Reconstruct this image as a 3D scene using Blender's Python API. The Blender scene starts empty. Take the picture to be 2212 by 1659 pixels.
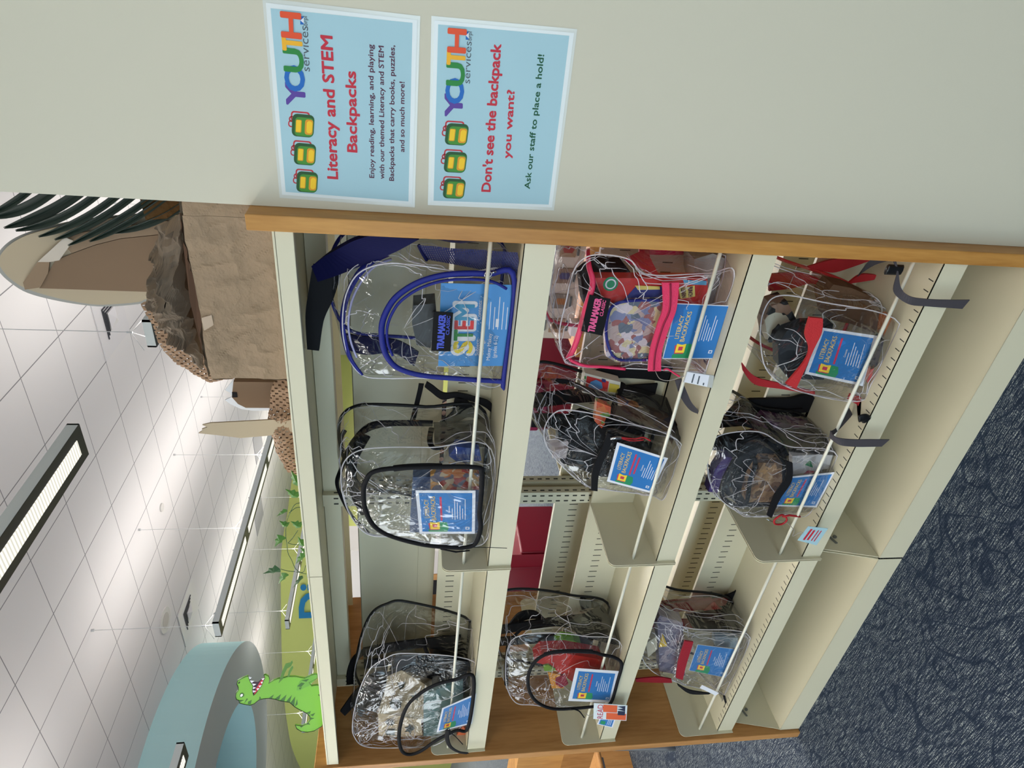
import bpy, bmesh, math, random
from mathutils import Vector, Matrix, noise
random.seed(7)
S = bpy.context.scene
COL = S.collection

# ---------------------------------------------------------------- camera
cam_d = bpy.data.cameras.new('camera')
cam = bpy.data.objects.new('camera', cam_d); COL.objects.link(cam)
r_ = Vector((0.83429187, 0.55114511, 0.01400489))      # right-hand side of the upright view
d_ = Vector((0.09819505, -0.12354995, -0.98746805))    # downwards
f_ = Vector((-0.54250788, 0.82521178, -0.15719644))    # forwards
# the picture was taken with the phone turned on its side: world up points to the left of the frame
cx_ = d_; cy_ = r_; cz_ = -f_
M3 = Matrix((cx_, cy_, cz_)).transposed()
cam.matrix_world = Matrix.Translation((0.45755582, -1.19379989, 1.4520362)) @ M3.to_4x4()
cam_d.sensor_fit = 'HORIZONTAL'; cam_d.sensor_width = 36.0
cam_d.lens = 36.0 * 1424.3766871743262 / 2212.0
cam_d.clip_start = 0.02; cam_d.clip_end = 200
S.camera = cam

# ---------------------------------------------------------------- view + world
S.view_settings.view_transform = 'Standard'; S.view_settings.look = 'None'
S.view_settings.gamma = 1.0; S.view_settings.use_curve_mapping = False
S.view_settings.exposure = 0.12
try:
    S.cycles.transparent_max_bounces = 24; S.cycles.max_bounces = 8
    S.cycles.diffuse_bounces = 4; S.cycles.glossy_bounces = 3; S.cycles.transmission_bounces = 4
    S.cycles.caustics_reflective = False; S.cycles.caustics_refractive = False
    S.cycles.sample_clamp_indirect = 4.0
except Exception: pass
W = bpy.data.worlds.new('daylight'); S.world = W; W.use_nodes = True
bg = W.node_tree.nodes['Background']; bg.inputs[0].default_value = (0.80, 0.90, 1.0, 1); bg.inputs[1].default_value = 0.3

def area(name, loc, size, size_y, energy, color, aim, parent=None, spread=None):
    l = bpy.data.lights.new(name, 'AREA'); l.shape = 'RECTANGLE'; l.size = size; l.size_y = size_y
    l.energy = energy; l.color = color
    if spread: l.spread = spread
    o = bpy.data.objects.new(name, l); COL.objects.link(o)
    o.location = loc; o.rotation_euler = Vector(aim).to_track_quat('-Z', 'Y').to_euler()
    return o
# daylight through the near window behind the photographer
area('window_and_fill_daylight', (-0.6, -4.7, 1.05), 7.0, 1.6, 124, (0.64, 0.85, 1.0), (0, 1, -0.02))

area('window_and_fill_daylight', (-15.5, -4.7, 1.75), 13.0, 2.2, 330, (0.88, 0.95, 1.0), (0.05, 1, 0.06))  # extra daylight added to brighten the lime wall and far ceiling

# ---------------------------------------------------------------- materials
def lin(c):
    return tuple((x/12.92 if x <= 0.04045 else ((x+0.055)/1.055)**2.4) for x in c)
def C(r, g, b): return lin((r/255, g/255, b/255)) + (1,)
_m = {}
def mat(name, col, rough=0.6, spec=0.3, metal=0.0, bump=None, var=None):
    if name in _m: return _m[name]
    m = bpy.data.materials.new(name); m.use_nodes = True; nt = m.node_tree
    b = nt.nodes['Principled BSDF']
    b.inputs['Base Color'].default_value = col; b.inputs['Roughness'].default_value = rough
    b.inputs['Specular IOR Level'].default_value = spec; b.inputs['Metallic'].default_value = metal
    if bump or var:
        tc = nt.nodes.new('ShaderNodeTexCoord')
    if var:   # (scale, amount)
        n = nt.nodes.new('ShaderNodeTexNoise'); n.inputs['Scale'].default_value = var[0]; n.inputs['Detail'].default_value = 5
        nt.links.new(tc.outputs['Object'], n.inputs['Vector'])
        mx = nt.nodes.new('ShaderNodeMixRGB'); mx.inputs[1].default_value = tuple(x*(1-var[1]) for x in col[:3])+(1,)
        mx.inputs[2].default_value = tuple(min(1, x*(1+var[1])) for x in col[:3])+(1,)
        nt.links.new(n.outputs['Fac'], mx.inputs[0]); nt.links.new(mx.outputs[0], b.inputs['Base Color'])
    if bump:  # (scale, strength, dist)
        n = nt.nodes.new('ShaderNodeTexNoise'); n.inputs['Scale'].default_value = bump[0]; n.inputs['Detail'].default_value = 6
        nt.links.new(tc.outputs['Object'], n.inputs['Vector'])
        bp = nt.nodes.new('ShaderNodeBump'); bp.inputs['Strength'].default_value = bump[1]; bp.inputs['Distance'].default_value = bump[2]
        nt.links.new(n.outputs['Fac'], bp.inputs['Height']); nt.links.new(bp.outputs[0], b.inputs['Normal'])
    _m[name] = m; return m
def emis(name, col, strength):
    if name in _m: return _m[name]
    m = bpy.data.materials.new(name); m.use_nodes = True; nt = m.node_tree; nt.nodes.clear()
    e = nt.nodes.new('ShaderNodeEmission'); e.inputs[0].default_value = col; e.inputs[1].default_value = strength
    o = nt.nodes.new('ShaderNodeOutputMaterial'); nt.links.new(e.outputs[0], o.inputs[0]); _m[name] = m; return m

def ribbed_lens(name):
    m = emis(name, (1.0, 0.97, 0.84, 1), 4.5); nt = m.node_tree; e = [n for n in nt.nodes if n.type == 'EMISSION'][0]
    tc = nt.nodes.new('ShaderNodeTexCoord'); sp = nt.nodes.new('ShaderNodeSeparateXYZ'); nt.links.new(tc.outputs['Object'], sp.inputs[0])
    g = math_(nt, 'SINE', math_(nt, 'MULTIPLY', sp.outputs[1], 6.283/0.022))
    nt.links.new(math_(nt, 'MULTIPLY_ADD', g, 0.30, 0.98), e.inputs[1]); return m
def math_(nt, op, a, b=None, c=None):
    n = nt.nodes.new('ShaderNodeMath'); n.operation = op
    for i, v in enumerate((a, b, c)):
        if v is None: continue
        if hasattr(v, 'node'): nt.links.new(v, n.inputs[i])
        else: n.inputs[i].default_value = v
    return n.outputs[0]

def wood_mat(name, c1, c2, axis='Z', rough=0.42):
    if name in _m: return _m[name]
    m = bpy.data.materials.new(name); m.use_nodes = True; nt = m.node_tree; b = nt.nodes['Principled BSDF']
    tc = nt.nodes.new('ShaderNodeTexCoord'); mp = nt.nodes.new('ShaderNodeMapping')
    sc = [14, 14, 14]; sc['XYZ'.index(axis)] = 1.6
    mp.inputs['Scale'].default_value = sc
    nt.links.new(tc.outputs['Object'], mp.inputs[0])
    n = nt.nodes.new('ShaderNodeTexNoise'); n.inputs['Scale'].default_value = 1.5; n.inputs['Detail'].default_value = 8; n.inputs['Distortion'].default_value = 0.6
    nt.links.new(mp.outputs[0], n.inputs['Vector'])
    n2 = nt.nodes.new('ShaderNodeTexNoise'); n2.inputs['Scale'].default_value = 9; n2.inputs['Detail'].default_value = 8
    nt.links.new(mp.outputs[0], n2.inputs['Vector'])
    f = math_(nt, 'ADD', math_(nt, 'MULTIPLY', n.outputs['Fac'], 0.65), math_(nt, 'MULTIPLY', n2.outputs['Fac'], 0.35))
    cr = nt.nodes.new('ShaderNodeValToRGB'); cr.color_ramp.elements[0].position = 0.35; cr.color_ramp.elements[1].position = 0.62
    cr.color_ramp.elements[0].color = c1; cr.color_ramp.elements[1].color = c2
    nt.links.new(f, cr.inputs[0]); nt.links.new(cr.outputs[0], b.inputs['Base Color'])
    b.inputs['Roughness'].default_value = rough; b.inputs['Specular IOR Level'].default_value = 0.35
    _m[name] = m; return m

def vinyl_mat(name, tint=(0.89, 0.885, 0.88), gloss=1.0, scale=9):
    """clear wrinkled PVC sheet: transparent with a glossy fresnel coat broken up by folds"""
    if name in _m: return _m[name]
    m = bpy.data.materials.new(name); m.use_nodes = True; nt = m.node_tree; nt.nodes.clear()
    out = nt.nodes.new('ShaderNodeOutputMaterial')
    tr = nt.nodes.new('ShaderNodeBsdfTransparent'); tr.inputs[0].default_value = tint + (1,)
    gl = nt.nodes.new('ShaderNodeBsdfGlossy'); gl.inputs['Roughness'].default_value = 0.12; gl.inputs[0].default_value = (1, 1, 1, 1)
    tc = nt.nodes.new('ShaderNodeTexCoord')
    n1 = nt.nodes.new('ShaderNodeTexNoise'); n1.inputs['Scale'].default_value = scale; n1.inputs['Detail'].default_value = 3; n1.inputs['Distortion'].default_value = 1.6
    nt.links.new(tc.outputs['Object'], n1.inputs['Vector'])
    rid = math_(nt, 'ABSOLUTE', math_(nt, 'SUBTRACT', n1.outputs['Fac'], 0.5))
    rid = math_(nt, 'POWER', math_(nt, 'SUBTRACT', 1.0, math_(nt, 'MINIMUM', math_(nt, 'MULTIPLY', rid, 7.0), 1.0)), 2.0)
    n2 = nt.nodes.new('ShaderNodeTexNoise'); n2.inputs['Scale'].default_value = scale*0.45; n2.inputs['Detail'].default_value = 2
    nt.links.new(tc.outputs['Object'], n2.inputs['Vector'])
    h = math_(nt, 'ADD', math_(nt, 'MULTIPLY', rid, 0.35), n2.outputs['Fac'])
    bp = nt.nodes.new('ShaderNodeBump'); bp.inputs['Strength'].default_value = 0.7; bp.inputs['Distance'].default_value = 0.010
    nt.links.new(h, bp.inputs['Height']); nt.links.new(bp.outputs[0], gl.inputs['Normal'])
    fr = nt.nodes.new('ShaderNodeFresnel'); fr.inputs['IOR'].default_value = 1.45; nt.links.new(bp.outputs[0], fr.inputs['Normal'])
    fac = math_(nt, 'MINIMUM', math_(nt, 'MULTIPLY_ADD', fr.outputs[0], 0.36*gloss, -0.008), 0.16)
    mx = nt.nodes.new('ShaderNodeMixShader'); nt.links.new(fac, mx.inputs[0])
    nt.links.new(tr.outputs[0], mx.inputs[1]); nt.links.new(gl.outputs[0], mx.inputs[2]); nt.links.new(mx.outputs[0], out.inputs[0])
    _m[name] = m; return m

def net_mat(name, col, n=260, fill=0.42):
    """open mesh netting: threads are opaque, holes are open"""
    if name in _m: return _m[name]
    m = bpy.data.materials.new(name); m.use_nodes = True; nt = m.node_tree; nt.nodes.clear()
    out = nt.nodes.new('ShaderNodeOutputMaterial')
    tr = nt.nodes.new('ShaderNodeBsdfTransparent'); df = nt.nodes.new('ShaderNodeBsdfPrincipled')
    df.inputs['Base Color'].default_value = col; df.inputs['Roughness'].default_value = 0.6
    tc = nt.nodes.new('ShaderNodeTexCoord'); sp = nt.nodes.new('ShaderNodeSeparateXYZ'); nt.links.new(tc.outputs['Object'], sp.inputs[0])
    a = math_(nt, 'FRACT', math_(nt, 'MULTIPLY', math_(nt, 'ADD', math_(nt, 'ADD', sp.outputs[0], sp.outputs[1]), sp.outputs[2]), n))
    b = math_(nt, 'FRACT', math_(nt, 'MULTIPLY', math_(nt, 'SUBTRACT', math_(nt, 'ADD', sp.outputs[0], sp.outputs[1]), sp.outputs[2]), n))
    g = math_(nt, 'MAXIMUM', math_(nt, 'LESS_THAN', a, fill), math_(nt, 'LESS_THAN', b, fill))
    mx = nt.nodes.new('ShaderNodeMixShader'); nt.links.new(g, mx.inputs[0])
    nt.links.new(tr.outputs[0], mx.inputs[1]); nt.links.new(df.outputs[0], mx.inputs[2]); nt.links.new(mx.outputs[0], out.inputs[0])
    _m[name] = m; return m

METAL = mat('cream enamelled steel', C(210, 203, 176), 0.38, 0.45, var=(5, 0.02))
SLOT = mat('slot shadow gap', C(52, 50, 44), 0.8)
WHITEWALL = mat('off-white wall paint', C(206, 200, 180), 0.6, 0.3, bump=(180, 0.08, 0.002))
BLACKF = mat('black webbing', C(17, 16, 19), 0.75, 0.2)
GREYW = mat('charcoal webbing', C(70, 66, 70), 0.8, 0.2)
NAVY = mat('royal blue zip tape', C(22, 32, 122), 0.55, 0.3)
NAVYS = mat('dark navy strap fabric', C(10, 12, 62), 0.7, 0.2)
PINK = mat('hot pink zip tape', C(222, 48, 92), 0.4, 0.5, bump=(300, 0.5, 0.002))
REDZ = mat('red zip tape', C(190, 42, 44), 0.45, 0.5, bump=(300, 0.5, 0.002))
REDS = mat('red strap fabric', C(168, 32, 38), 0.6, 0.3)
MAROON = mat('dark red strap fabric', C(132, 14, 28), 0.65, 0.2)
PAPERW = mat('white paper', C(226, 226, 232), 0.5, 0.3)
CARDB = mat('blue card print', C(46, 116, 182), 0.4, 0.4)
CHROME = mat('chrome', C(200, 200, 205), 0.2, 0.5, 1.0)
def seam_glint_mat():  # real seams, plus whitish highlights painted along the folds
    m = bpy.data.materials.new('clear seam and fold glint'); m.use_nodes = True; nt = m.node_tree; b = nt.nodes['Principled BSDF']
    b.inputs['Base Color'].default_value = C(232, 226, 230); b.inputs['Roughness'].default_value = 0.18; b.inputs['Specular IOR Level'].default_value = 0.8; b.inputs['Alpha'].default_value = 0.62
    return m
SEAM_GLINT = seam_glint_mat()
def print_mat(name, cols, scale=40, rough=0.45):
    """busy printed cover: irregular patches of several inks"""
    if name in _m: return _m[name]
    m = bpy.data.materials.new(name); m.use_nodes = True; nt = m.node_tree; b = nt.nodes['Principled BSDF']
    tc = nt.nodes.new('ShaderNodeTexCoord'); ns = nt.nodes.new('ShaderNodeTexNoise'); ns.inputs['Scale'].default_value = scale*.6
    nt.links.new(tc.outputs['Object'], ns.inputs['Vector'])
    ad = nt.nodes.new('ShaderNodeVectorMath'); ad.operation = 'MULTIPLY_ADD'; nt.links.new(ns.outputs['Color'], ad.inputs[0]); ad.inputs[1].default_value = (.03, .03, .03); nt.links.new(tc.outputs['Object'], ad.inputs[2])
    vo = nt.nodes.new('ShaderNodeTexVoronoi'); vo.inputs['Scale'].default_value = scale; nt.links.new(ad.outputs[0], vo.inputs['Vector'])
    sp = nt.nodes.new('ShaderNodeSeparateColor'); nt.links.new(vo.outputs['Color'], sp.inputs[0])
    cr = nt.nodes.new('ShaderNodeValToRGB'); cr.color_ramp.interpolation = 'CONSTANT'; e = cr.color_ramp.elements
    e[0].position = 0; e[0].color = C(*cols[0]); e[1].position = 1/len(cols); e[1].color = C(*cols[1])
    for k, c in enumerate(cols[2:]): q = e.new((k+2)/len(cols)); q.color = C(*c)
    nt.links.new(sp.outputs[0], cr.inputs[0]); nt.links.new(cr.outputs[0], b.inputs['Base Color']); b.inputs['Roughness'].default_value = rough
    _m[name] = m; return m
VINYL = vinyl_mat('clear wrinkled vinyl')
VINYLP = vinyl_mat('clear pink-tinted vinyl', (0.92, 0.87, 0.90))
VINYLF = vinyl_mat('clear flat vinyl panel', (0.955, 0.955, 0.95), 0.6, 8)
NETB = net_mat('black netting', C(22, 21, 24), 260, 0.55)
NETN = net_mat('navy netting', C(20, 26, 80), 230, 0.6)
KRAFT = mat('crumpled kraft paper', C(150, 128, 104), 0.75, 0.15, bump=(26, 0.8, 0.014), var=(9, 0.06))
CARDBOARD = mat('brown cardboard', C(136, 114, 92), 0.7, 0.15, var=(6, 0.05))
CARDLIGHT = mat('pale cardboard', C(172, 156, 132), 0.7, 0.15, var=(4, 0.04))

# ---------------------------------------------------------------- object helpers
def tag(o, label=None, cat=None, group=None, kind=None):
    if label: o['label'] = label
    if cat: o['category'] = cat
    if group: o['group'] = group
    if kind: o['kind'] = kind
    return o
def thing(name, loc, label, cat, group=None):
    o = bpy.data.objects.new(name, None); COL.objects.link(o); o.location = loc; o.empty_display_size = 0.05
    return tag(o, label, cat, group)
def wpos(o):
    p = Vector((0, 0, 0))
    while o: p += o.location; o = o.parent
    return p
def mesh(name, verts, faces, m, parent=None, smooth=False, origin=None, fmat=None, mats=None):
    """verts in world space; the mesh is stored relative to its parent (or origin)"""
    base = wpos(parent) if parent else Vector(origin if origin is not None else (0, 0, 0))
    me = bpy.data.meshes.new(name)
    me.from_pydata([tuple(Vector(v)-base) for v in verts], [], faces); me.update()
    o = bpy.data.objects.new(name, me); COL.objects.link(o)
    if parent: o.parent = parent
    else: o.location = base
    for mm in (mats or [m]): me.materials.append(mm)
    if fmat:
        for p, k in zip(me.polygons, fmat): p.material_index = k
    if smooth:
        for p in me.polygons: p.use_smooth = True
    return o
class MB:
    def __init__(s): s.v = []; s.f = []; s.m = []
    def add(s, v, f, k=0):
        n = len(s.v); s.v += [tuple(x) for x in v]; s.f += [tuple(i+n for i in q) for q in f]; s.m += [k]*len(f); return s
    def box(s, a, b, k=0):
        (x0, y0, z0), (x1, y1, z1) = a, b
        x0, x1 = min(x0, x1), max(x0, x1); y0, y1 = min(y0, y1), max(y0, y1); z0, z1 = min(z0, z1), max(z0, z1)
        v = [(x0,y0,z0),(x1,y0,z0),(x1,y1,z0),(x0,y1,z0),(x0,y0,z1),(x1,y0,z1),(x1,y1,z1),(x0,y1,z1)]
        return s.add(v, [(0,3,2,1),(4,5,6,7),(0,1,5,4),(1,2,6,5),(2,3,7,6),(3,0,4,7)], k)
    def prism(s, pts, off, k=0):
        """closed polygon (3d points) extruded by vector off"""
        n = len(pts); o = Vector(off); a = [Vector(p) for p in pts]; v = a+[p+o for p in a]
        return s.add(v, [tuple(range(n)), tuple(range(2*n-1, n-1, -1))]+[(i, n+i, n+(i+1) % n, (i+1) % n) for i in range(n)], k)
    def tube(s, pts, r, n=8, closed=False, flat=None, k=0):
        """flat = (normal vector, half width, half thickness)"""
        P = [Vector(p) for p in pts]; L = len(P); vv = []
        up = Vector((0.13, 0.21, 0.97)).normalized()
        for i, p in enumerate(P):
            if closed: t = P[(i+1) % L]-P[i-1]
            else: t = P[min(i+1, L-1)]-P[max(i-1, 0)]
            t.normalize()
            if flat: nrm = Vector(flat[0]); a = (nrm-t*nrm.dot(t)).normalized(); b = t.cross(a); ra, rb = flat[2], flat[1]
            else: a = (up-t*up.dot(t)).normalized(); b = t.cross(a); ra = rb = (r[i] if isinstance(r, (list, tuple)) else r)
            for j in range(n):
                an = 2*math.pi*j/n; vv.append(p+a*math.cos(an)*ra+b*math.sin(an)*rb)
        ff = []
        for i in range(L if closed else L-1):
            i2 = (i+1) % L
            for j in range(n): ff.append((i*n+j, i*n+(j+1) % n, i2*n+(j+1) % n, i2*n+j))
        if not closed: ff += [tuple(range(n-1, -1, -1)), tuple((L-1)*n+j for j in range(n))]
        return s.add(vv, ff, k)
    def build(s, name, m, parent=None, smooth=False, origin=None):
        mats = m if isinstance(m, list) else [m]
        return mesh(name, s.v, s.f, None, parent, smooth, origin, s.m, mats)
def catmull(P, n=6, closed=False):
    P = [Vector(p) for p in P]; L = len(P); out = []
    rng = range(L) if closed else range(L-1)
    for i in rng:
        if closed: a, b, c, d = P[i-1], P[i], P[(i+1) % L], P[(i+2) % L]
        else: a, b, c, d = P[max(i-1, 0)], P[i], P[i+1], P[min(i+2, L-1)]
        for k in range(n):
            t = k/n
            out.append(0.5*((2*b)+(c-a)*t+(2*a-5*b+4*c-d)*t*t+(3*b-a-3*c+d)*t**3))
    if not closed: out.append(P[-1])
    return out
def ribbon(A, B, th=0.003, n=6, nrm=(0, -1, 0)):
    """solid band between two edge polylines"""
    A = catmull(A, n); B = catmull(B, n); L = len(A); v = []
    for i in range(L):
        t = A[min(i+1, L-1)]-A[max(i-1, 0)]; w = B[i]-A[i]; q = t.cross(w)
        if q.length < 1e-9: q = Vector(nrm)
        q.normalize()
        if q.dot(Vector(nrm)) < 0: q = -q
        v += [A[i]+q*th/2, B[i]+q*th/2, B[i]-q*th/2, A[i]-q*th/2]
    f = [(0, 1, 2, 3), ((L-1)*4+3, (L-1)*4+2, (L-1)*4+1, (L-1)*4)]
    for i in range(L-1):
        for j in range(4): f.append((i*4+j, (i+1)*4+j, (i+1)*4+(j+1) % 4, i*4+(j+1) % 4))
    return v, f
def strap(name, A, B, m, parent, th=0.003, nrm=(0, -1, 0), n=6):
    v, f = ribbon(A, B, th, n, nrm); return mesh(name, v, f, m, parent, smooth=False)
def structure(o): o['kind'] = 'structure'; return o

# lettering ------------------------------------------------------
_tx = {}
def glyphs(body, bold=0.0, shear=0.0):
    key = (body, bold, shear)
    if key in _tx: return _tx[key]
    cu = bpy.data.curves.new('lettering', 'FONT'); cu.body = body; cu.size = 1; cu.resolution_u = 3; cu.offset = bold; cu.shear = shear
    ob = bpy.data.objects.new('lettering', cu); COL.objects.link(ob)
    me = bpy.data.meshes.new_from_object(ob.evaluated_get(bpy.context.evaluated_depsgraph_get()))
    v = [tuple(p.co) for p in me.vertices]; f = [tuple(p.vertices) for p in me.polygons]
    bpy.data.objects.remove(ob); bpy.data.meshes.remove(me); bpy.data.curves.remove(cu)
    xs = [p[0] for p in v]; x0, x1 = min(xs), max(xs)
    v = [((p[0]-x0)/(x1-x0), p[1]/0.70) for p in v]
    _tx[key] = (v, f); return _tx[key]
class Sheet:
    """flat printed sheet: F(u,v) between four world corners, content laid in thin layers on it"""
    def __init__(s, TL, TR, BR, BL):
        s.c = [Vector(p) for p in (BL, BR, TR, TL)]
        s.n = (s.c[1]-s.c[0]).cross(s.c[3]-s.c[0]).normalized()
        if s.n.y > 0: s.n = -s.n
    def F(s, u, v, h=0.0):
        a, b, c, d = s.c
        return a*(1-u)*(1-v)+b*u*(1-v)+c*u*v+d*(1-u)*v+s.n*h
    def quad(s, u0, v0, u1, v1, h): return [s.F(u0, v0, h), s.F(u1, v0, h), s.F(u1, v1, h), s.F(u0, v1, h)]
    def base(s, name, m, parent=None, th=0.0012, origin=None):
        b = MB(); b.prism(s.quad(0, 0, 1, 1, 0), -s.n*th); return b.build(name, m, parent, origin=origin)
    def rect(s, b, u0, v0, u1, v1, h, k=0): b.add(s.quad(u0, v0, u1, v1, h), [(0, 1, 2, 3)], k)
    def poly(s, b, pts, h, k=0): b.add([s.F(u, v, h) for u, v in pts], [tuple(range(len(pts)))], k)
    def text(s, b, body, p0, p1, cap, h, k=0, bold=0.0):
        v, f = glyphs(body)
        p0 = Vector(p0); p1 = Vector(p1); d = p1-p0
        # heavier weights are struck several times round a small circle
        asp = (s.c[3]-s.c[0]).length/(s.c[1]-s.c[0]).length
        w = bold*cap*1.25; n = 0 if bold < 0.003 else (4 if bold < 0.03 else 10)
        st = [(0, 0)]+[(w*math.cos(6.2832*i/n)*asp, w*math.sin(6.2832*i/n)) for i in range(n)]
        for i, (ox, oy) in enumerate(st): b.add([s.F(p0.x+d.x*x+ox, p0.y+d.y*x+cap*y+oy, h+i*0.00003) for x, y in v], f, k)

# ================================================================ THE ROOM
def ceiling_mat():
    m = mat('ceiling tile with grid', C(222, 218, 216), 0.85, 0.1); nt = m.node_tree; b = nt.nodes['Principled BSDF']
    tc = nt.nodes.new('ShaderNodeTexCoord'); sp = nt.nodes.new('ShaderNodeSeparateXYZ'); nt.links.new(tc.outputs['Object'], sp.inputs[0])
    def line(o, off, w):
        a = math_(nt, 'FRACT', math_(nt, 'DIVIDE', math_(nt, 'ADD', o, off+61*0.61), 0.61))
        return math_(nt, 'MAXIMUM', math_(nt, 'LESS_THAN', a, w), math_(nt, 'GREATER_THAN', a, 1-w))
    g = math_(nt, 'MAXIMUM', line(sp.outputs[0], 2.426, 0.0075), line(sp.outputs[1], -3.787, 0.006))
    mx = nt.nodes.new('ShaderNodeMixRGB'); mx.inputs[1].default_value = C(222, 218, 216); mx.inputs[2].default_value = C(134, 132, 133)
    nt.links.new(g, mx.inputs[0]); nt.links.new(mx.outputs[0], b.inputs['Base Color'])
    return m
b = MB(); b.box((-24, -5, 4.195), (5, 17, 4.30)); structure(b.build('ceiling', ceiling_mat()))

def carpet_mat():
    m = mat('navy flecked carpet', C(42, 56, 84), 0.95, 0.05); m.node_tree.nodes['Principled BSDF'].inputs['Sheen Weight'].default_value = 0.35; m.node_tree.nodes['Principled BSDF'].inputs['Sheen Roughness'].default_value = 0.25; nt = m.node_tree; b = nt.nodes['Principled BSDF']
    tc = nt.nodes.new('ShaderNodeTexCoord')
    def noi(sx, sy, scale, det=2, dist=0.0):
        mp = nt.nodes.new('ShaderNodeMapping'); mp.inputs['Scale'].default_value = (sx, sy, 1); nt.links.new(tc.outputs['Object'], mp.inputs[0])
        n = nt.nodes.new('ShaderNodeTexNoise'); n.inputs['Scale'].default_value = scale; n.inputs['Detail'].default_value = det; n.inputs['Distortion'].default_value = dist
        nt.links.new(mp.outputs[0], n.inputs['Vector']); return n.outputs['Fac']
    flecks = noi(24, 560, 1.0, 3)
    fl = nt.nodes.new('ShaderNodeMapRange'); fl.inputs['From Min'].default_value = 0.47; fl.inputs['From Max'].default_value = 0.62; nt.links.new(flecks, fl.inputs[0])
    fine = noi(240, 300, 1.0, 2)
    f2 = nt.nodes.new('ShaderNodeMapRange'); f2.inputs['From Min'].default_value = 0.42; f2.inputs['From Max'].default_value = 0.62; nt.links.new(fine, f2.inputs[0])
    sw = noi(1, 1, 3.6, 0.0, 2.2)
    a = math_(nt, 'ABSOLUTE', math_(nt, 'SUBTRACT', sw, 0.5))
    swirl = nt.nodes.new('ShaderNodeMapRange'); swirl.inputs['From Min'].default_value = 0.006; swirl.inputs['From Max'].default_value = 0.024
    swirl.inputs['To Min'].default_value = 0.36; nt.links.new(a, swirl.inputs[0])
    fac = math_(nt, 'MULTIPLY', math_(nt, 'MULTIPLY', math_(nt, 'MULTIPLY_ADD', fl.outputs[0], 0.85, 0.06), math_(nt, 'MULTIPLY_ADD', f2.outputs[0], 0.75, 0.25)), swirl.outputs[0])
    cr = nt.nodes.new('ShaderNodeValToRGB'); e = cr.color_ramp.elements
    e[0].position = 0.0; e[0].color = C(30, 39, 54); e[1].position = 0.85; e[1].color = C(172, 178, 172)
    q = cr.color_ramp.elements.new(0.25); q.color = C(60, 70, 86)
    nt.links.new(fac, cr.inputs[0]); nt.links.new(cr.outputs[0], b.inputs['Base Color'])
    bp = nt.nodes.new('ShaderNodeBump'); bp.inputs['Strength'].default_value = 0.5; bp.inputs['Distance'].default_value = 0.003
    nt.links.new(fine, bp.inputs['Height']); nt.links.new(bp.outputs[0], b.inputs['Normal'])
    return m
b = MB(); b.box((-24, -5, -0.1), (5, 17, 0)); structure(b.build('floor', carpet_mat()))

# white wall whose end butts against the near end panel; it carries the two notices
b = MB(); b.box((0.0365, 0.02, 0), (5, 0.62, 4.195)); structure(b.build('wall_right', WHITEWALL))
# walls behind and beside the photographer (with a long window) and across the far side of the room
PAINT = mat('warm grey wall paint', C(206, 202, 192), 0.7, 0.2)
b = MB(); b.box((-24, -5.1, 0), (5, -5, 0.25)); b.box((-24, -5.1, 2.7), (5, -5, 4.195))
b.box((3, -5.1, 0.25), (5, -5, 2.7)); b.box((-9, -5.1, 0.25), (-6, -5, 2.7)); b.box((-24, -5.1, 0.25), (-22, -5, 2.7)); structure(b.build('wall_back', PAINT))
b = MB(); b.box((5, -5, 0), (5.1, 0.02, 4.195)); structure(b.build('wall_side', PAINT))
FR = mat('window frame aluminium', C(150, 152, 155), 0.35, 0.5, 0.6)
wb = MB(); wb.box((-6, -5.1, 0.25), (3, -5.02, 0.31)); wb.box((-6, -5.1, 2.64), (3, -5.02, 2.7))
for k in range(7): wb.box((-6+k*1.5-0.03, -5.1, 0.25), (-6+k*1.5+0.03, -5.02, 2.7))
structure(wb.build('window_1', FR))
wb = MB(); wb.box((-22, -5.1, 0.25), (-9, -5.02, 0.31)); wb.box((-22, -5.1, 2.64), (-9, -5.02, 2.7))
for k in range(10): wb.box((-22+k*13/9-0.03, -5.1, 0.25), (-22+k*13/9+0.03, -5.02, 2.7))
structure(wb.build('added_window', FR))  # unseen window added to go with the extra daylight on the left
b = MB(); b.box((-24.1, -5, 0), (-24, 17, 4.195)); structure(b.build('wall_far', PAINT))
b = MB(); b.box((-9.9, 16, 0), (5, 16.1, 4.195)); structure(b.build('wall_north', mat('white far wall', C(226, 224, 214), 0.7, 0.2)))

# curved lime green wall
GREEN = mat('lime green wall paint', C(232, 238, 142), 0.6, 0.25, var=(3, 0.02))
gp = [(-9.9, 16.0), (-10.5, 12.4), (-11.0, 10.71), (-11.26, 9.64), (-12.24, 9.03), (-13.82, 8.35), (-15.5, 8.1), (-17.8, 8.4), (-24, 10.2)]
gc = catmull([(x, y, 0) for x, y in gp], 8)
v = []; f = []
for p in gc: v += [(p.x, p.y, 0), (p.x, p.y, 4.195), (p.x, p.y+0.12, 4.195), (p.x, p.y+0.12, 0)]
for i in range(len(gc)-1):
    for j in range(4): f.append((i*4+j, i*4+(j+1) % 4, (i+1)*4+(j+1) % 4, (i+1)*4+j))
structure(mesh('wall_green', v, f, GREEN))
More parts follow.
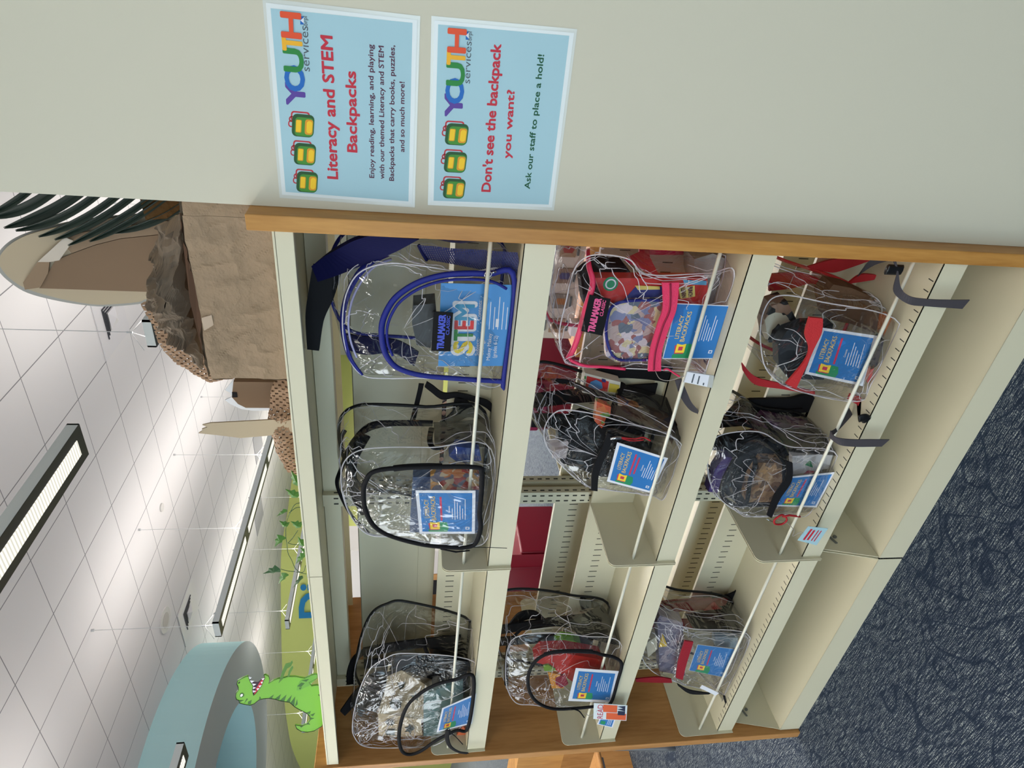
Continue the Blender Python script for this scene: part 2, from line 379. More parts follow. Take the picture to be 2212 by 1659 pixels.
# blue lettering on the green wall
def wall_letters():
    gv, gf = glyphs('Discover', 0.03)
    x0, y0 = -12.62, 8.80; ln = 3.3
    def at(s):    # walk along the wall polyline from the left end of the word
        pts = [(-12.62, 8.865), (-12.24, 9.03), (-11.7, 9.33), (-11.26, 9.64), (-11.1, 10.2), (-11.0, 10.71), (-10.8, 11.4), (-10.5, 12.4)]
        for a, c in zip(pts, pts[1:]):
            d = math.dist(a, c)
            if s <= d: return a[0]+(c[0]-a[0])*s/d, a[1]+(c[1]-a[1])*s/d
            s -= d
        return pts[-1]
    vv = []
    for x, y in gv:
        X, Y = at(x*ln); vv.append((X+0.05, Y-0.05, 3.22+y*0.57))
    o = mesh('wall_lettering', vv, gf, mat('bright blue vinyl lettering', C(40, 140, 200), 0.5, 0.3), origin=(-12, 9, 3.3))
    tag(o, 'big bright blue lettering high on the lime green wall', 'lettering')
wall_letters()

# teal ring soffit hanging from the ceiling, with a round opening
def ring():
    TEAL = mat('teal bulkhead paint', C(186, 224, 226), 0.65, 0.2); UND = mat('grey soffit underside', C(186, 192, 190), 0.7, 0.2)
    c = (-9.28, 3.12); R0, R1, z0, z1 = 2.24, 1.40, 3.62, 4.195; N = 96
    b = MB(); v = []
    for i in range(N):
        a = 2*math.pi*i/N; ca, sa = math.cos(a), math.sin(a)
        v += [(c[0]+R0*ca, c[1]+R0*sa, z1), (c[0]+R0*ca, c[1]+R0*sa, z0), (c[0]+R1*ca, c[1]+R1*sa+.1, z0), (c[0]+R1*ca, c[1]+R1*sa+.1, z1)]
    f = []; k = []
    for i in range(N):
        j = (i+1) % N
        f += [(i*4, i*4+1, j*4+1, j*4), (i*4+1, i*4+2, j*4+2, j*4+1), (i*4+2, i*4+3, j*4+3, j*4+2)]; k += [0, 1, 0]
    structure(mesh('trim_1', v, f, None, fmat=k, mats=[TEAL, UND]))
    b = MB(); b.tube([(-8.05, 4.2, 3.60), (-8.05, 4.2, 3.618)], 0.05, 16)
    tag(b.build('ceiling_speaker', mat('chrome', C(0,0,0))), 'small round chrome disc under the teal ring bulkhead', 'ceiling fitting')
ring()

# pendant lights -------------------------------------------------
LSIDE = mat('light grey lamp housing', C(236, 240, 236), 0.45, 0.4); LUND = mat('dark lamp underside', C(62, 62, 58), 0.5, 0.3)
LENS = ribbed_lens('ribbed lamp lens')
CABLE = mat('lamp cable', C(205, 205, 205), 0.5)
def pendant(x, ya, yb, label, cab, z=3.10, power=6.8):
    dnp = 2.3 if ya < 0 and x > -12 else 6.5
    t = thing('pendant_light', (x, (ya+yb)/2, z), label, 'pendant light', 'linear pendant lights')
    b = MB(); h = 0.055; w = 0.10
    b.box((x-w, ya, z), (x-w+0.012, yb, z+h)); b.box((x+w-0.012, ya, z), (x+w, yb, z+h))
    b.box((x-w, ya, z), (x+w, ya+0.012, z+h)); b.box((x-w, yb-0.012, z), (x+w, yb, z+h))
    b.build('housing', LSIDE, t)
    b = MB(); b.box((x-w+0.001, ya+0.001, z-0.002), (x+w-0.001, yb-0.001, z+0.006)); b.build('underside', LUND, t)
    n = max(1, round((yb-ya)/1.22)); L = (yb-ya)/n
    for i in range(n):
        y0 = ya+i*L+0.07; y1 = ya+(i+1)*L-0.07
        b = MB(); b.box((x-0.045, y0, z-0.006), (x+0.045, y1, z-0.002))
        b.build('lens', LENS, t)
    for y in cab:
        b = MB(); b.tube([(x, y, 4.195), (x, y, 3.245)], 0.003, 6); b.tube([(x, y, 4.195), (x, y, 4.17)], 0.012, 8)
        b.tube([(x, y, 3.27), (x, y, 3.235)], 0.007, 8)
        for sx in (-1, 1):
            for sy in (-1, 1): b.tube([(x, y, 3.245), (x+sx*w*0.9, y+sy*0.08, z+h)], 0.0016, 5)
        b.build('cable', CABLE, t)
    up = area('uplight', (x, (ya+yb)/2, z+h+0.02), 0.16, yb-ya-0.1, power*(yb-ya), (1.0, 0.965, 0.93), (0, 0, 1))
    up.parent = t; up.location = Vector(up.location)-t.location
    dn = area('downlight', (x, (ya+yb)/2, z-0.012), 0.09, yb-ya-0.2, power*dnp*(yb-ya), (1.0, 0.965, 0.90), (0, 0, -1))
    dn.parent = t; dn.location = Vector(dn.location)-t.location
def rowp(x, ya, yb, lab, first):
    c = []; y = first
    while y < yb: 
        if y > ya: c.append(y)
        y += 1.22
    pendant(x, ya, yb, lab, c)
rowp(-1.85, -3.2, 1.74, 'long pendant light with bright ribbed lens, nearest one at the top', -3.0)
rowp(-1.85, 2.85, 12.2, 'pendant light half hidden behind the crumpled paper above the shelves', 2.87)
rowp(-4.92, -3.2, 1.775, 'pendant light whose end crosses in front of the teal ring', -3.0)
rowp(-4.92, 2.85, 12.2, 'long pendant light row running behind the cardboard shapes to the ivy', 2.90)
rowp(-8.0, 5.2, 12.2, 'pendant light seen against the lime wall behind the ivy and lettering', 5.45)
rowp(-10.95, 5.3, 7.7, 'far pendant light seen behind the green dinosaur cutout', 5.6)
rowp(-14.05, -1.0, 5.4, 'added unseen pendant light to brighten the lime wall, beyond the teal ring', -0.8)  # out-of-view row added to light the lime wall
rowp(1.2, -3.8, -1.5, 'pendant light over the aisle in front of the white wall', -3.4)

# ceiling fittings ----------------------------------------------
VW = mat('white vent metal', C(216, 212, 212), 0.5); VD = mat('vent slot dark', C(60, 60, 66), 0.7); VG = mat('grey ceiling panel', C(168, 166, 170), 0.6)
def vent(x0, y0, label, grey=False):
    x1, y1 = x0+0.6, y0+0.6; z = 4.19
    t = thing('ceiling_vent', ((x0+x1)/2, (y0+y1)/2, z), label, 'ceiling vent')
    b = MB(); b.box((x0, y0, z-0.004), (x1, y1, z+0.004)); b.build('frame', VG if grey else VW, t)
    if grey: return
    cx, cy = (x0+x1)/2, (y0+y1)/2
    for k, r in enumerate((0.15, 0.122, 0.094)):
        b = MB(); w = 0.012
        b.box((cx-r, cy-r-w/2, z-0.012), (cx+r+w/2, cy-r+w/2, z-0.005)); b.box((cx+r-w/2, cy-r+w/2, z-0.012), (cx+r+w/2, cy+r, z-0.005))
        b.build('slot', VD, t)
    b = MB(); b.add([(cx-.085, cy-.085, z-.02), (cx+.085, cy-.085, z-.02), (cx+.085, cy+.085, z-.02), (cx-.085, cy+.085, z-.02), (cx, cy, z-.05)], [(0,1,4),(1,2,4),(2,3,4),(3,0,4)])
    b.build('louver', VW, t)
vent(-3.03, 4.392, 'square air vent beside the tall brown cardboard shape')
vent(-7.31, 4.41, 'square air vent between the pendant row and the teal ring')
vent(-9.13, 8.05, 'plain grey square panel just beyond the end of the long pendant row', True)
vent(-5.5, 7.46, 'far ceiling diffuser')if False else None
vent(-7.9, 8.67, 'plain grey square panel close to the ivy leaves', True)
def disc(x, y, r, label, inner=True, cat='ceiling speaker', name='ceiling_speaker'):
    t = thing(name, (x, y, 4.19), label, cat)
    b = MB(); b.tube([(x, y, 4.196), (x, y, 4.18)], r, 28); b.build('rim', mat('speaker rim', C(206, 202, 198), 0.5), t)
    if inner:
        b = MB(); b.tube([(x, y, 4.181), (x, y, 4.176)], r*0.6, 28); b.build('grille', mat('speaker grille', C(188, 182, 176), 0.6), t)
disc(-6.38, 4.11, 0.15, 'round ceiling speaker beside the square vent near the teal ring')
disc(-5.175, 4.716, 0.05, 'small round smoke detector between two pendant cables', False, 'smoke detector', 'smoke_detector')

# ================================================================ SHELVING UNIT
MAPLE = wood_mat('maple end panel', C(164, 112, 52), C(194, 142, 74), 'Z')
MAPLEF = wood_mat('maple end panel face', C(160, 110, 60), C(190, 138, 82), 'Z')
U = thing('library_shelving', (-0.914, 0.3, 0), 'cream steel double-sided library shelving with maple ends holding clear backpacks', 'shelving unit')
def part(name, b, m=METAL, parent=U, bev=0.0015):
    o = b.build(name, m, parent)
    if bev:
        md = o.modifiers.new('edge', 'BEVEL'); md.width = bev; md.segments = 2; md.limit_method = 'ANGLE'; md.angle_limit = math.radians(40)
    return o
# end panels (solid maple boards across the full depth)
b = MB(); b.box((0.006, -0.026, 0), (0.036, 0.66, 1.736)); part('end_panel', b, MAPLE, U, 0.002)
b = MB(); b.box((-1.862, -0.026, 0), (-1.832, 0.66, 1.736)); part('end_panel', b, MAPLEF, U, 0.002)
# two steel canopy tops: plate with front and back fascia
for x0, x1 in ((-0.913, 0.004), (-1.83, -0.9145)):
    b = MB(); b.box((x0, -0.0166, 1.689), (x1, 0.62, 1.6953)); b.box((x0, -0.0166, 1.658), (x1, -0.0145, 1.692)); b.box((x0, 0.618, 1.658), (x1, 0.62, 1.692))
    b.box((x0, -0.0145, 1.658), (x1, -0.004, 1.660)); b.box((x0, 0.02, 1.672), (x1, 0.05, 1.689)); b.box((x0, 0.10, 1.676), (x1, 0.112, 1.689))
    b.box((x0, 0.008, 1.664), (x1, 0.012, 1.689)); part('canopy', b)
# slotted uprights
for x in (-0.914, -1.81, -0.012):
    t = MB()
    for y0, y1 in ((0.262, 0.288), (0.312, 0.338)):
        t.box((x-0.022, y0, 0.02), (x+0.022, y1, 1.688))
    t.box((x-0.006, 0.285, 0.02), (x+0.006, 0.315, 1.688))
    s = t; z = 0.12
    while z < 1.66:
        for xx in (x-0.012, x+0.009): s.box((xx-0.0015, 0.2605, z), (xx+0.0022, 0.2625, z+0.013), 1)
        s.box((x+0.0215, 0.270, z), (x+0.0228, 0.274, z+0.013), 1); s.box((x+0.0215, 0.322, z), (x+0.0228, 0.326, z+0.013), 1)
        z += 0.0254
    part('upright', t, [METAL, SLOT], U, 0)
if True:
    b = MB(); b.box((-1.82, 0.28, 1.64), (0.0, 0.32, 1.688)); part('top_spreader', b)

def bracket(x, side, zt, zb, back, parent, mirror=False):
    """plate: high at the front with a rounded corner, level top edge, tapering down towards the post"""
    pts = [(-0.010, zb), (-0.012, zt-0.02)]
    for k in range(7):
        a = math.pi-k*math.pi/12; pts.append((0.008+0.02*math.cos(a), zt-0.02+0.02*math.sin(a)))
    pts += [(back, zt-0.003), (back, zb-0.04), (0.05, zb)]
    if mirror: pts = [(0.602-y, z) for y, z in pts]
    b = MB(); b.prism([(x, y, z) for y, z in pts], (0.0022, 0, 0)); return part('bracket', b, METAL, parent, 0.0006)
def rod(y, z, x0, x1, parent):
    b = MB(); b.tube([(x0, y, z), (x1, y, z)], 0.0042, 10); return b.build('wire_rod', mat('white rod enamel', C(226, 222, 204), 0.35, 0.5), parent, smooth=True)
def shelf(x0, x1, zt, zb, brz, up, slots_front=False, dz=0.0, side='front', upz=0.133):
    b = MB(); mir = side == 'back'
    Y = (lambda y: 0.602-y) if mir else (lambda y: y)
    def bx(a, c): b.box((a[0], Y(a[1]), a[2]+dz), (c[0], Y(c[1]), c[2]+dz))
    bx((x0, 0.0, zb), (x1, 0.002, zt)); bx((x0, 0.0, zt-0.0018), (x1, 0.236, zt)); bx((x0, 0.002, zb), (x1, 0.014, zb+0.002))
    if up: bx((x0, 0.234, zt-0.04), (x1, 0.2365, zt+upz)); bx((x0, 0.2365, zt+upz-0.006), (x1, 0.243, zt+upz))
    if up:
        s = b; x = x0+0.05
        while x < x1-0.03:
            s.box((x, Y(0.2332), zt+0.062+dz), (x+0.0022, Y(0.2345), zt+0.088+dz), 1)
            if mir: s.box((x, Y(0.2362), zt+0.055+dz), (x+0.0022, Y(0.2375), zt+0.083+dz), 1)
            if slots_front: s.box((x, 0.006, zt-0.0006), (x+0.0022, 0.022, zt+0.0003), 1)
            x += 0.0254
    p = part('shelf', b, [METAL, SLOT], U, 0)
    if brz:
        for x in (x0-0.001, x1-0.001):
            if x > -0.02: continue
            bracket(x, side, brz+dz, zb+dz, 0.262, p, mir)
        rod(Y(0.012), zt+0.064+dz, x0+0.001, x1-0.001, p)
        # rod sits in a hole of each bracket
    return p
BAYS = ((-0.9115, -0.001), (-1.8285, -0.9175))
for x0, x1 in BAYS:
    shelf(x0, x1, 1.2328, 1.1702, 1.354, True, upz=0.115)
    shelf(x0, x1, 0.7604, 0.7053, 0.897, True)
    shelf(x0, x1, 0.3182, 0.2605, 0.462, True, True)
    # other side of the unit
    shelf(x0, x1, 0.832, 0.777, 0.965, True, side='back', upz=0.135)
    shelf(x0, x1, 0.330, 0.275, None, True, side='back', upz=0.133)
    b = MB(); b.box((x0, 0.345, 1.408), (x1, 0.348, 1.600)); b.prism([(x0, 0.345, 1.408), (x0, 0.352, 1.352), (x0, 0.56, 1.352), (x0, 0.56, 1.356), (x0, 0.355, 1.356), (x0, 0.348, 1.408)], (x1-x0, 0, 0))
    b.box((x0, 0.345, 1.596), (x1, 0.352, 1.600)); part('back_shelf', b)
# base shelves: deck, kick fascia, triangular end gussets
for x0, x1 in BAYS:
    b = MB(); b.box((x0, -0.013, 0), (x1, -0.011, 0.0773)); b.box((x0, -0.013, 0.0755), (x1, 0.602+.013, 0.0773)); b.box((x0, 0.613, 0), (x1, 0.615, 0.0773))
    b.box((x0, 0.26, 0.077), (x1, 0.262, 0.18))
    p = part('base_shelf', b)
    for x in (x0, x1-0.0025):
        if x > -0.02: continue
        b = MB(); b.prism([(x, -0.011, 0.0775), (x, -0.006, 0.095), (x, 0.026, 0.236), (x, 0.26, 0.236), (x, 0.26, 0.0775)], (0.0022, 0, 0))
        g = part('gusset', b, METAL, p, 0.0006)
        if x == x0:
            c = MB(); c.prism([(x+0.0022, 0.045, 0.180), (x+0.0022, 0.12, 0.205), (x+0.0022, 0.12, 0.21), (x+0.0022, 0.045, 0.186)], (0.004, 0, 0))
            c.tube([(x+0.003, 0.07, 0.175), (x+0.007, 0.07, 0.175)], 0.006, 10); c.build('clip', mat('dull steel', C(120, 122, 120), 0.4, 0.5, 0.5), g)
# dust scuffs are left to the enamel; small screw heads on the near end panel
b = MB()

# ================================================================ NOTICES ON THE WHITE WALL
SB = mat('pale blue notice print', C(166, 200, 209), 0.45, 0.35, var=(5, 0.05)); SR = mat('red notice ink', C(196, 44, 60), 0.5)
SD = mat('plum notice ink', C(88, 44, 66), 0.5); SG = mat('green notice ink', C(22, 84, 52), 0.5)
LP = mat('purple ink', C(92, 66, 150), 0.5); LBk = mat('blue ink', C(34, 104, 184), 0.5); LGn = mat('leaf green ink', C(44, 132, 60), 0.5)
LY = mat('amber ink', C(240, 178, 44), 0.5); LR = mat('orange red ink', C(228, 82, 44), 0.5); LGr = mat('grey ink', C(84, 92, 98), 0.5)
IG = mat('bag green ink', C(70, 140, 50), 0.5); IDG = mat('dark bag green ink', C(40, 84, 44), 0.5); IY = mat('bag yellow ink', C(246, 200, 40), 0.5)
IO = mat('bag orange ink', C(222, 150, 36), 0.5); IR = mat('bag red ink', C(190, 52, 60), 0.5)
def icon(s, b, c, w, h, tilt, hh):
    """small printed backpack; material slots: 0 green 1 dark green 2 yellow 3 orange 4 red"""
    def T(pts): 
        o = []
        for x, y in pts:
            o.append((c[0]+(x-y*tilt*0.0)*w, c[1]+(y+x*tilt)*h))
        return o
    def rr(x0, y0, x1, y1, r=0.08, n=4):
        p = []
        for cx, cy, a0 in ((x1-r, y0+r, -90), (x1-r, y1-r, 0), (x0+r, y1-r, 90), (x0+r, y0+r, 180)):
            for k in range(n+1):
                a = math.radians(a0+90*k/n); p.append((cx+r*math.cos(a), cy+r*math.sin(a)))
        return p
    def ringp(x0, y0, x1, y1, t):
        o_ = rr(x0, y0, x1, y1, 0.12); i_ = rr(x0+t, y0+t, x1-t, y1-t, 0.08); n = len(o_)
        P = T(o_+i_); b.add([s.F(u, v, hh-0.00008) for u, v in P], [(k, (k+1) % n, n+(k+1) % n, n+k) for k in range(n)], 4)
    ringp(0.12, -0.30, 0.52, 0.48, 0.06); ringp(-0.12, 0.30, 0.16, 0.58, 0.05); ringp(0.08, 0.28, 0.32, 0.56, 0.05)
    s.poly(b, T(rr(-0.46, -0.50, 0.42, 0.42, 0.20)), hh, 1)
    s.poly(b, T(rr(-0.43, -0.47, 0.30, 0.30, 0.15)), hh+0.00008, 0)
    s.poly(b, T(rr(-0.36, -0.45, 0.24, -0.12, 0.1)), hh+0.00016, 3); s.poly(b, T(rr(-0.30, -0.42, 0.18, -0.19, 0.1)), hh+0.00024, 2)
    s.poly(b, T(rr(-0.30, 0.02, 0.20, 0.26, 0.05)), hh+0.00016, 3); s.poly(b, T(rr(-0.27, 0.05, 0.18, 0.24, 0.04)), hh+0.00024, 2)
def notice(TL, TR, BR, BL, label, inner, youth, services, brpl, emb, lines, icons, tilt):
    s = Sheet(TL, TR, BR, BL)
    o = s.base('notice', mat('laminate white border', C(226, 230, 228), 0.3, 0.5), None, 0.0012, origin=s.F(.5, 0, 0))
    tag(o, label, 'notice')
    b = MB(); b.add([s.F(u, v, 0.0002) for u, v in inner], [(0, 1, 2, 3)]); b.build('printed_panel', SB, o)
    b = MB()
    for k, (ch, p0, p1, cap) in enumerate(youth): s.text(b, ch, p0, p1, cap, 0.0004+0.00035*k, k, 0.045)
    b.build('coloured_lettering', [LP, LBk, LGn, LY, LR], o)
    b = MB(); s.text(b, 'services', services[0], services[1], services[2], 0.0005, 0, 0.0); s.text(b, 'brpl', brpl[0], brpl[1], brpl[2], 0.0005, 0, 0.01)
    b.build('small_lettering', LGr, o)
    b = MB(); s.poly(b, emb, 0.0005, 0)
    (ax, ay), (bx_, by), (cx2, cy2), (dx, dy) = emb
    mid = lambda p, q, t: (p[0]+(q[0]-p[0])*t, p[1]+(q[1]-p[1])*t)
    s.poly(b, [mid(emb[0], emb[1], .15), mid(emb[0], emb[1], .85), mid(emb[3], emb[2], .5)], 0.0007, 1); b.build('emblem', [LBk, PAPERW], o)
    for body, p0, p1, cap, m in lines:
        b = MB(); s.text(b, body, p0, p1, cap, 0.0005, 0, 0.035 if cap > 0.05 else 0.026); b.build('lettering', m, o)
    for c in icons:
        b = MB(); icon(s, b, c[:2], c[2], c[3], tilt, 0.0005); b.build('backpack_picture', [IG, IDG, IY, IO, IR], o)
    # clear laminate edge beyond the paper
    q = MB(); L = [s.F(-.02, -.02, -.0006), s.F(1.02, -.02, -.0006), s.F(1.02, 1.02, -.0006), s.F(-.02, 1.02, -.0006)]
    q.add(L+[s.F(0, 0, -.0006), s.F(1, 0, -.0006), s.F(1, 1, -.0006), s.F(0, 1, -.0006)], [(0,1,5,4),(1,2,6,5),(2,3,7,6),(3,0,4,7)])
    q.build('clear_laminate', mat('clear laminate film', C(214, 216, 208), 0.15, 0.6), o)
i1 = [(0.0194,0.9707),(0.9771,0.9716),(0.9838,0.0324),(0.0165,0.0316)]
Y1 = [(0.5162,0.7861),(0.6277,0.7843),(0.5901,0.7863),(0.7124,0.7824),(0.6882,0.7854),(0.7948,0.7835),(0.7912,0.7838),(0.8599,0.7839),(0.8529,0.7855),(0.9651,0.7818)]
s1 = [(0.6937,0.7389),(0.9131,0.7360),(0.9156,0.7387),(0.9585,0.7373),(0.9193,0.7625),(0.9574,0.7594),(0.9557,0.7816),(0.9176,0.7849)]
t1 = [(0.1205,0.5740),(0.8768,0.5774),(0.2850,0.4249),(0.7149,0.4239),(0.1434,0.2988),(0.8589,0.3001),(0.1420,0.2218),(0.8572,0.2277),(0.1351,0.1477),(0.8663,0.1522),(0.3093,0.0709),(0.6888,0.0801)]
c1 = [(0.0904,0.8115),(0.2518,0.8147),(0.4102,0.8154)]
notice(*[(0.059,0.019,1.678),(0.359,0.019,1.676),(0.356,0.019,1.444),(0.055,0.019,1.447)], 'upper pale blue notice on the white wall, about literacy and STEM backpacks', [i1[0], i1[3], i1[2], i1[1]],
    [('Y', Y1[0], Y1[1], .127), ('O', Y1[2], Y1[3], .127), ('U', Y1[4], Y1[5], .127), ('T', Y1[6], Y1[7], .127), ('H', Y1[8], Y1[9], .127)],
    (s1[0], s1[1], .055), (s1[2], s1[3], .028), [s1[4], s1[5], s1[6], s1[7]],
    [('Literacy and STEM', t1[0], t1[1], .078, SR), ('Backpacks', t1[2], t1[3], .072, SR), ('Enjoy reading, learning, and playing', t1[4], t1[5], .036, SD),
     ('with our themed Literacy and STEM', t1[6], t1[7], .036, SD), ('Backpacks that carry books, puzzles,', t1[8], t1[9], .036, SD), ('and so much more!', t1[10], t1[11], .036, SD)],
    [(p[0], p[1], .14, .17) for p in c1], -0.12)
i2 = [(0.0102,0.9746),(0.9821,0.9720),(0.9834,0.0329),(0.0182,0.0315)]
Y2 = [(0.5159,0.7787),(0.6341,0.7849),(0.5893,0.7778),(0.7160,0.7792),(0.6852,0.7773),(0.7958,0.7790),(0.7921,0.7777),(0.8612,0.7779),(0.8554,0.7765),(0.9656,0.7775)]
s2 = [(0.6978,0.7307),(0.9128,0.7333),(0.9186,0.7337),(0.9610,0.7347),(0.9210,0.7547),(0.9618,0.7575),(0.9605,0.7782),(0.9197,0.7755)]
t2 = [(0.0834,0.5229),(0.9105,0.5224),(0.2946,0.3857),(0.6793,0.3966),(0.1134,0.2035),(0.8770,0.2025)]
c2 = [(0.0939,0.8206),(0.2549,0.8199),(0.4175,0.8185)]
notice(*[(0.061,0.019,1.414),(0.358,0.019,1.417),(0.36,0.019,1.186),(0.064,0.019,1.184)], 'lower pale blue notice on the white wall, about placing a hold', [i2[0], i2[3], i2[2], i2[1]],
    [('Y', Y2[0], Y2[1], .125), ('O', Y2[2], Y2[3], .125), ('U', Y2[4], Y2[5], .125), ('T', Y2[6], Y2[7], .125), ('H', Y2[8], Y2[9], .125)],
    (s2[0], s2[1], .05), (s2[2], s2[3], .028), [s2[4], s2[5], s2[6], s2[7]],
    [("Don't see the backpack", t2[0], t2[1], .072, SR), ('you want?', t2[2], t2[3], .055, SR), ('Ask our staff to place a hold!', t2[4], t2[5], .045, SG)],
    [(p[0], p[1], .14, .185) for p in c2], -0.08)

# ================================================================ BACKPACKS
def wr(p, amp):
    q = Vector(p)
    n = noise.noise_vector(q*9.0)*amp + noise.noise_vector(q*23.0+Vector((3, 1, 7)))*amp*0.45
    r = 1-abs(noise.noise(q*14.0+Vector((11, 5, 2))))*4
    if r > 0: n += noise.noise_vector(q*5.0+Vector((7, 7, 7)))*r*amp*0.5
    return n
BT = mat('black piping', C(12, 12, 14), .5, .3)
class Bag:
    def backside(s, piping, straps=True, m=None):
        global BLACKF
        b = MB(); cl = lambda p: Vector((max(s.xmin+.004, min(s.xmax-.004, p.x)), min(p.y, .222), max(p.z, s.z0+.006)))
        b.tube([cl(p) for p in s.back], .0042, 7, True); b.build('back_piping', piping, s.t, True)
        if straps:
            zs = max(p.z for p in s.back)-.03; w = .022
            for sx in (-1, 1):
                x = s.cb.x+sx*.052; y = min(s.back[0].y+.004, .222)
                A = [(x-w+sx*.02, y, s.z0+.03), (x-w, y+.003, s.z0+.12), (x-w-sx*.01, y, s.z0+.24), (x-w-sx*.02, y-.01, zs)]
                B_ = [(x+w*.6+sx*.02, y, s.z0+.03), (x+w, y+.003, s.z0+.12), (x+w-sx*.01, y, s.z0+.24), (x+w-sx*.02, y-.01, zs)]
                s.strap(A, B_, m or BLACKF, 0.006, 'shoulder_strap')
    def __init__(s, name, label, loop, z0, depth, vinyl=VINYL, dx=0.0, dz=0.02, scale=1.0, bulge=0.012, puff=0.012, amp=0.008, xmin=-1.826, xmax=0.0, floor=True):
        s.z0 = z0; s.xmin, s.xmax = xmin, xmax
        L = [Vector((max(xmin+0.004, min(xmax-0.004, p[0])), p[1], max(p[2], z0+0.004))) for p in loop]
        c = sum(L, Vector())/len(L); s.c = c; s.depth = depth
        s.t = thing(name, (c.x, c.y+depth/2, z0), label, 'backpack', 'clear backpacks on the shelves')
        L = catmull(L, 7, True); n = len(L)
        back = [c+(p-c)*scale+Vector((dx*(p.z-z0)/0.35, depth, 0)) for p in L]
        back = [Vector((p.x, p.y, z0+(p.z-z0)*(1+dz/0.37))) for p in back]
        rings = []
        for k in (0.02, 0.2, 0.38, 0.55, 0.7, 0.82, 0.91, 0.97): rings.append([c+(p-c)*k+Vector((0, -bulge*(1-k**3), 0)) for p in L])
        T = 12
        for j in range(T+1):
            t = j/T; pf = math.sin(math.pi*t)*puff
            rings.append([a*(1-t)+b*t+(a-c).normalized()*pf for a, b in zip(L, back)])
        cb = sum(back, Vector())/n
        for k in (0.97, 0.9, 0.75, 0.5, 0.25, 0.02): rings.append([cb+(p-cb)*k for p in back])
        v = []
        for ri, R in enumerate(rings):
            for p in R:
                q = p+wr(p, amp)
                q.z = max(q.z, z0+0.003); q.x = max(xmin, min(xmax, q.x)); q.y = min(q.y, 0.228)
                v.append(q)
        f = []
        for i in range(len(rings)-1):
            for j in range(n): f.append((i*n+j, (i+1)*n+j, (i+1)*n+(j+1) % n, i*n+(j+1) % n))
        fm = [0]*len(f); R = len(rings)
        b = MB()
        def crease_glint(i0, i1, cnt, amp_=0.0006):  # thin whitish tubes stand in for highlights on the creases
            for _ in range(cnt):
                i = random.uniform(i0, i1); j = random.uniform(0, n); a = random.uniform(0, 6.283); P = []
                for st in range(random.randint(7, 18)):
                    ii, jj = int(max(0, min(R-1, i))), int(j) % n; P.append(v[ii*n+jj]+(v[ii*n+jj]-c).normalized()*.0007)
                    a += random.uniform(-.5, .5); i += math.sin(a)*.9; j += math.cos(a)*1.6
                    if i < 0 or i >= R-1: break
                P = [p for k, p in enumerate(P) if k == 0 or (p-P[k-1]).length > .0015]
                if len(P) < 4: continue
                P = catmull(P, 3); m_ = len(P); b.tube(P, [random.uniform(.6, 1)*amp_*math.sin(math.pi*(k+.6)/(m_+.4)) +.0001 for k in range(m_)], 5)
        crease_glint(1, 8, 16, .0011); crease_glint(7, 20, 34, .0012)
        b.tube([p+(p-c).normalized()*.002 for p in L], .0016, 6, True); b.tube([p+(p-cb).normalized()*.002 for p in back], .0016, 6, True)
        o_ = len(v); v += b.v; f += [tuple(x+o_ for x in q) for q in b.f]; fm += [1]*len(b.f)
        for q in v[o_:] if False else []: pass
        mesh('clear_body', v, f, None, s.t, True, fmat=fm, mats=[vinyl, SEAM_GLINT])
        s.front = L; s.back = back; s.cb = cb
    def pocket(s, loop, trim, dep=0.02, bulge=0.012, tw=0.006, vinyl=VINYLF, amp=0.003, closed=True):
        L = [Vector((max(s.xmin, min(s.xmax, p[0])), p[1], max(p[2], s.z0+0.005))) for p in loop]
        L = catmull(L, 6, True); n = len(L); c = sum(L, Vector())/n
        rings = [[p+Vector((0, dep, 0)) for p in L]]
        for k in (1.0, 0.97, 0.9, 0.78, 0.62, 0.45, 0.25, 0.03): rings.append([c+(p-c)*k+Vector((0, -bulge*(1-k**4), 0)) for p in L])
        v = [p+(wr(p, amp) if i > 1 else Vector()) for i, R in enumerate(rings) for p in R]
        for q in v: q.z = max(q.z, s.z0+0.003)
        f = []
        for i in range(len(rings)-1):
            for j in range(n): f.append((i*n+j, i*n+(j+1) % n, (i+1)*n+(j+1) % n, (i+1)*n+j))
        mesh('front_pocket', v, f, vinyl, s.t, True)
        if trim:
            b = MB(); b.tube(L, 0, 8, True, ((0, -1, 0), tw, 0.0045)); b.build('pocket_trim', trim, s.t, True)
    def band(s, name, pts, m, hw=0.008, nrm=(0, -0.4, 0.9), th=0.0035, n=6):
        b = MB(); P = catmull([Vector((max(s.xmin+.002, min(s.xmax-.002, p[0])), p[1], max(p[2], s.z0+.004))) for p in pts], n)
        b.tube(P, 0, 8, False, (nrm, hw, th)); return b.build(name, m, s.t, True)
    def strap(s, A, B_, m, th=0.004, name='shoulder_strap', nrm=(0, -1, 0)): return strap(name, A, B_, m, s.t, th, nrm)
    def patch(s, name, pts, m, nu=14, nv=10, out=(0, 0, 0), amp=0.003):
        """bilinear surface between 4 world corners, puffed outwards"""
        a, b_, c, d = [Vector(p) for p in pts]; v = []; f = []; o = Vector(out)
        for j in range(nv+1):
            for i in range(nu+1):
                u, w = i/nu, j/nv
                p = a*(1-u)*(1-w)+b_*u*(1-w)+c*u*w+d*(1-u)*w+o*math.sin(math.pi*u)*math.sin(math.pi*w); v.append(p+wr(p, amp))
        for j in range(nv):
            for i in range(nu): k = j*(nu+1)+i; f.append((k, k+1, k+nu+2, k+nu+1))
        return mesh(name, v, f, m, s.t, True)
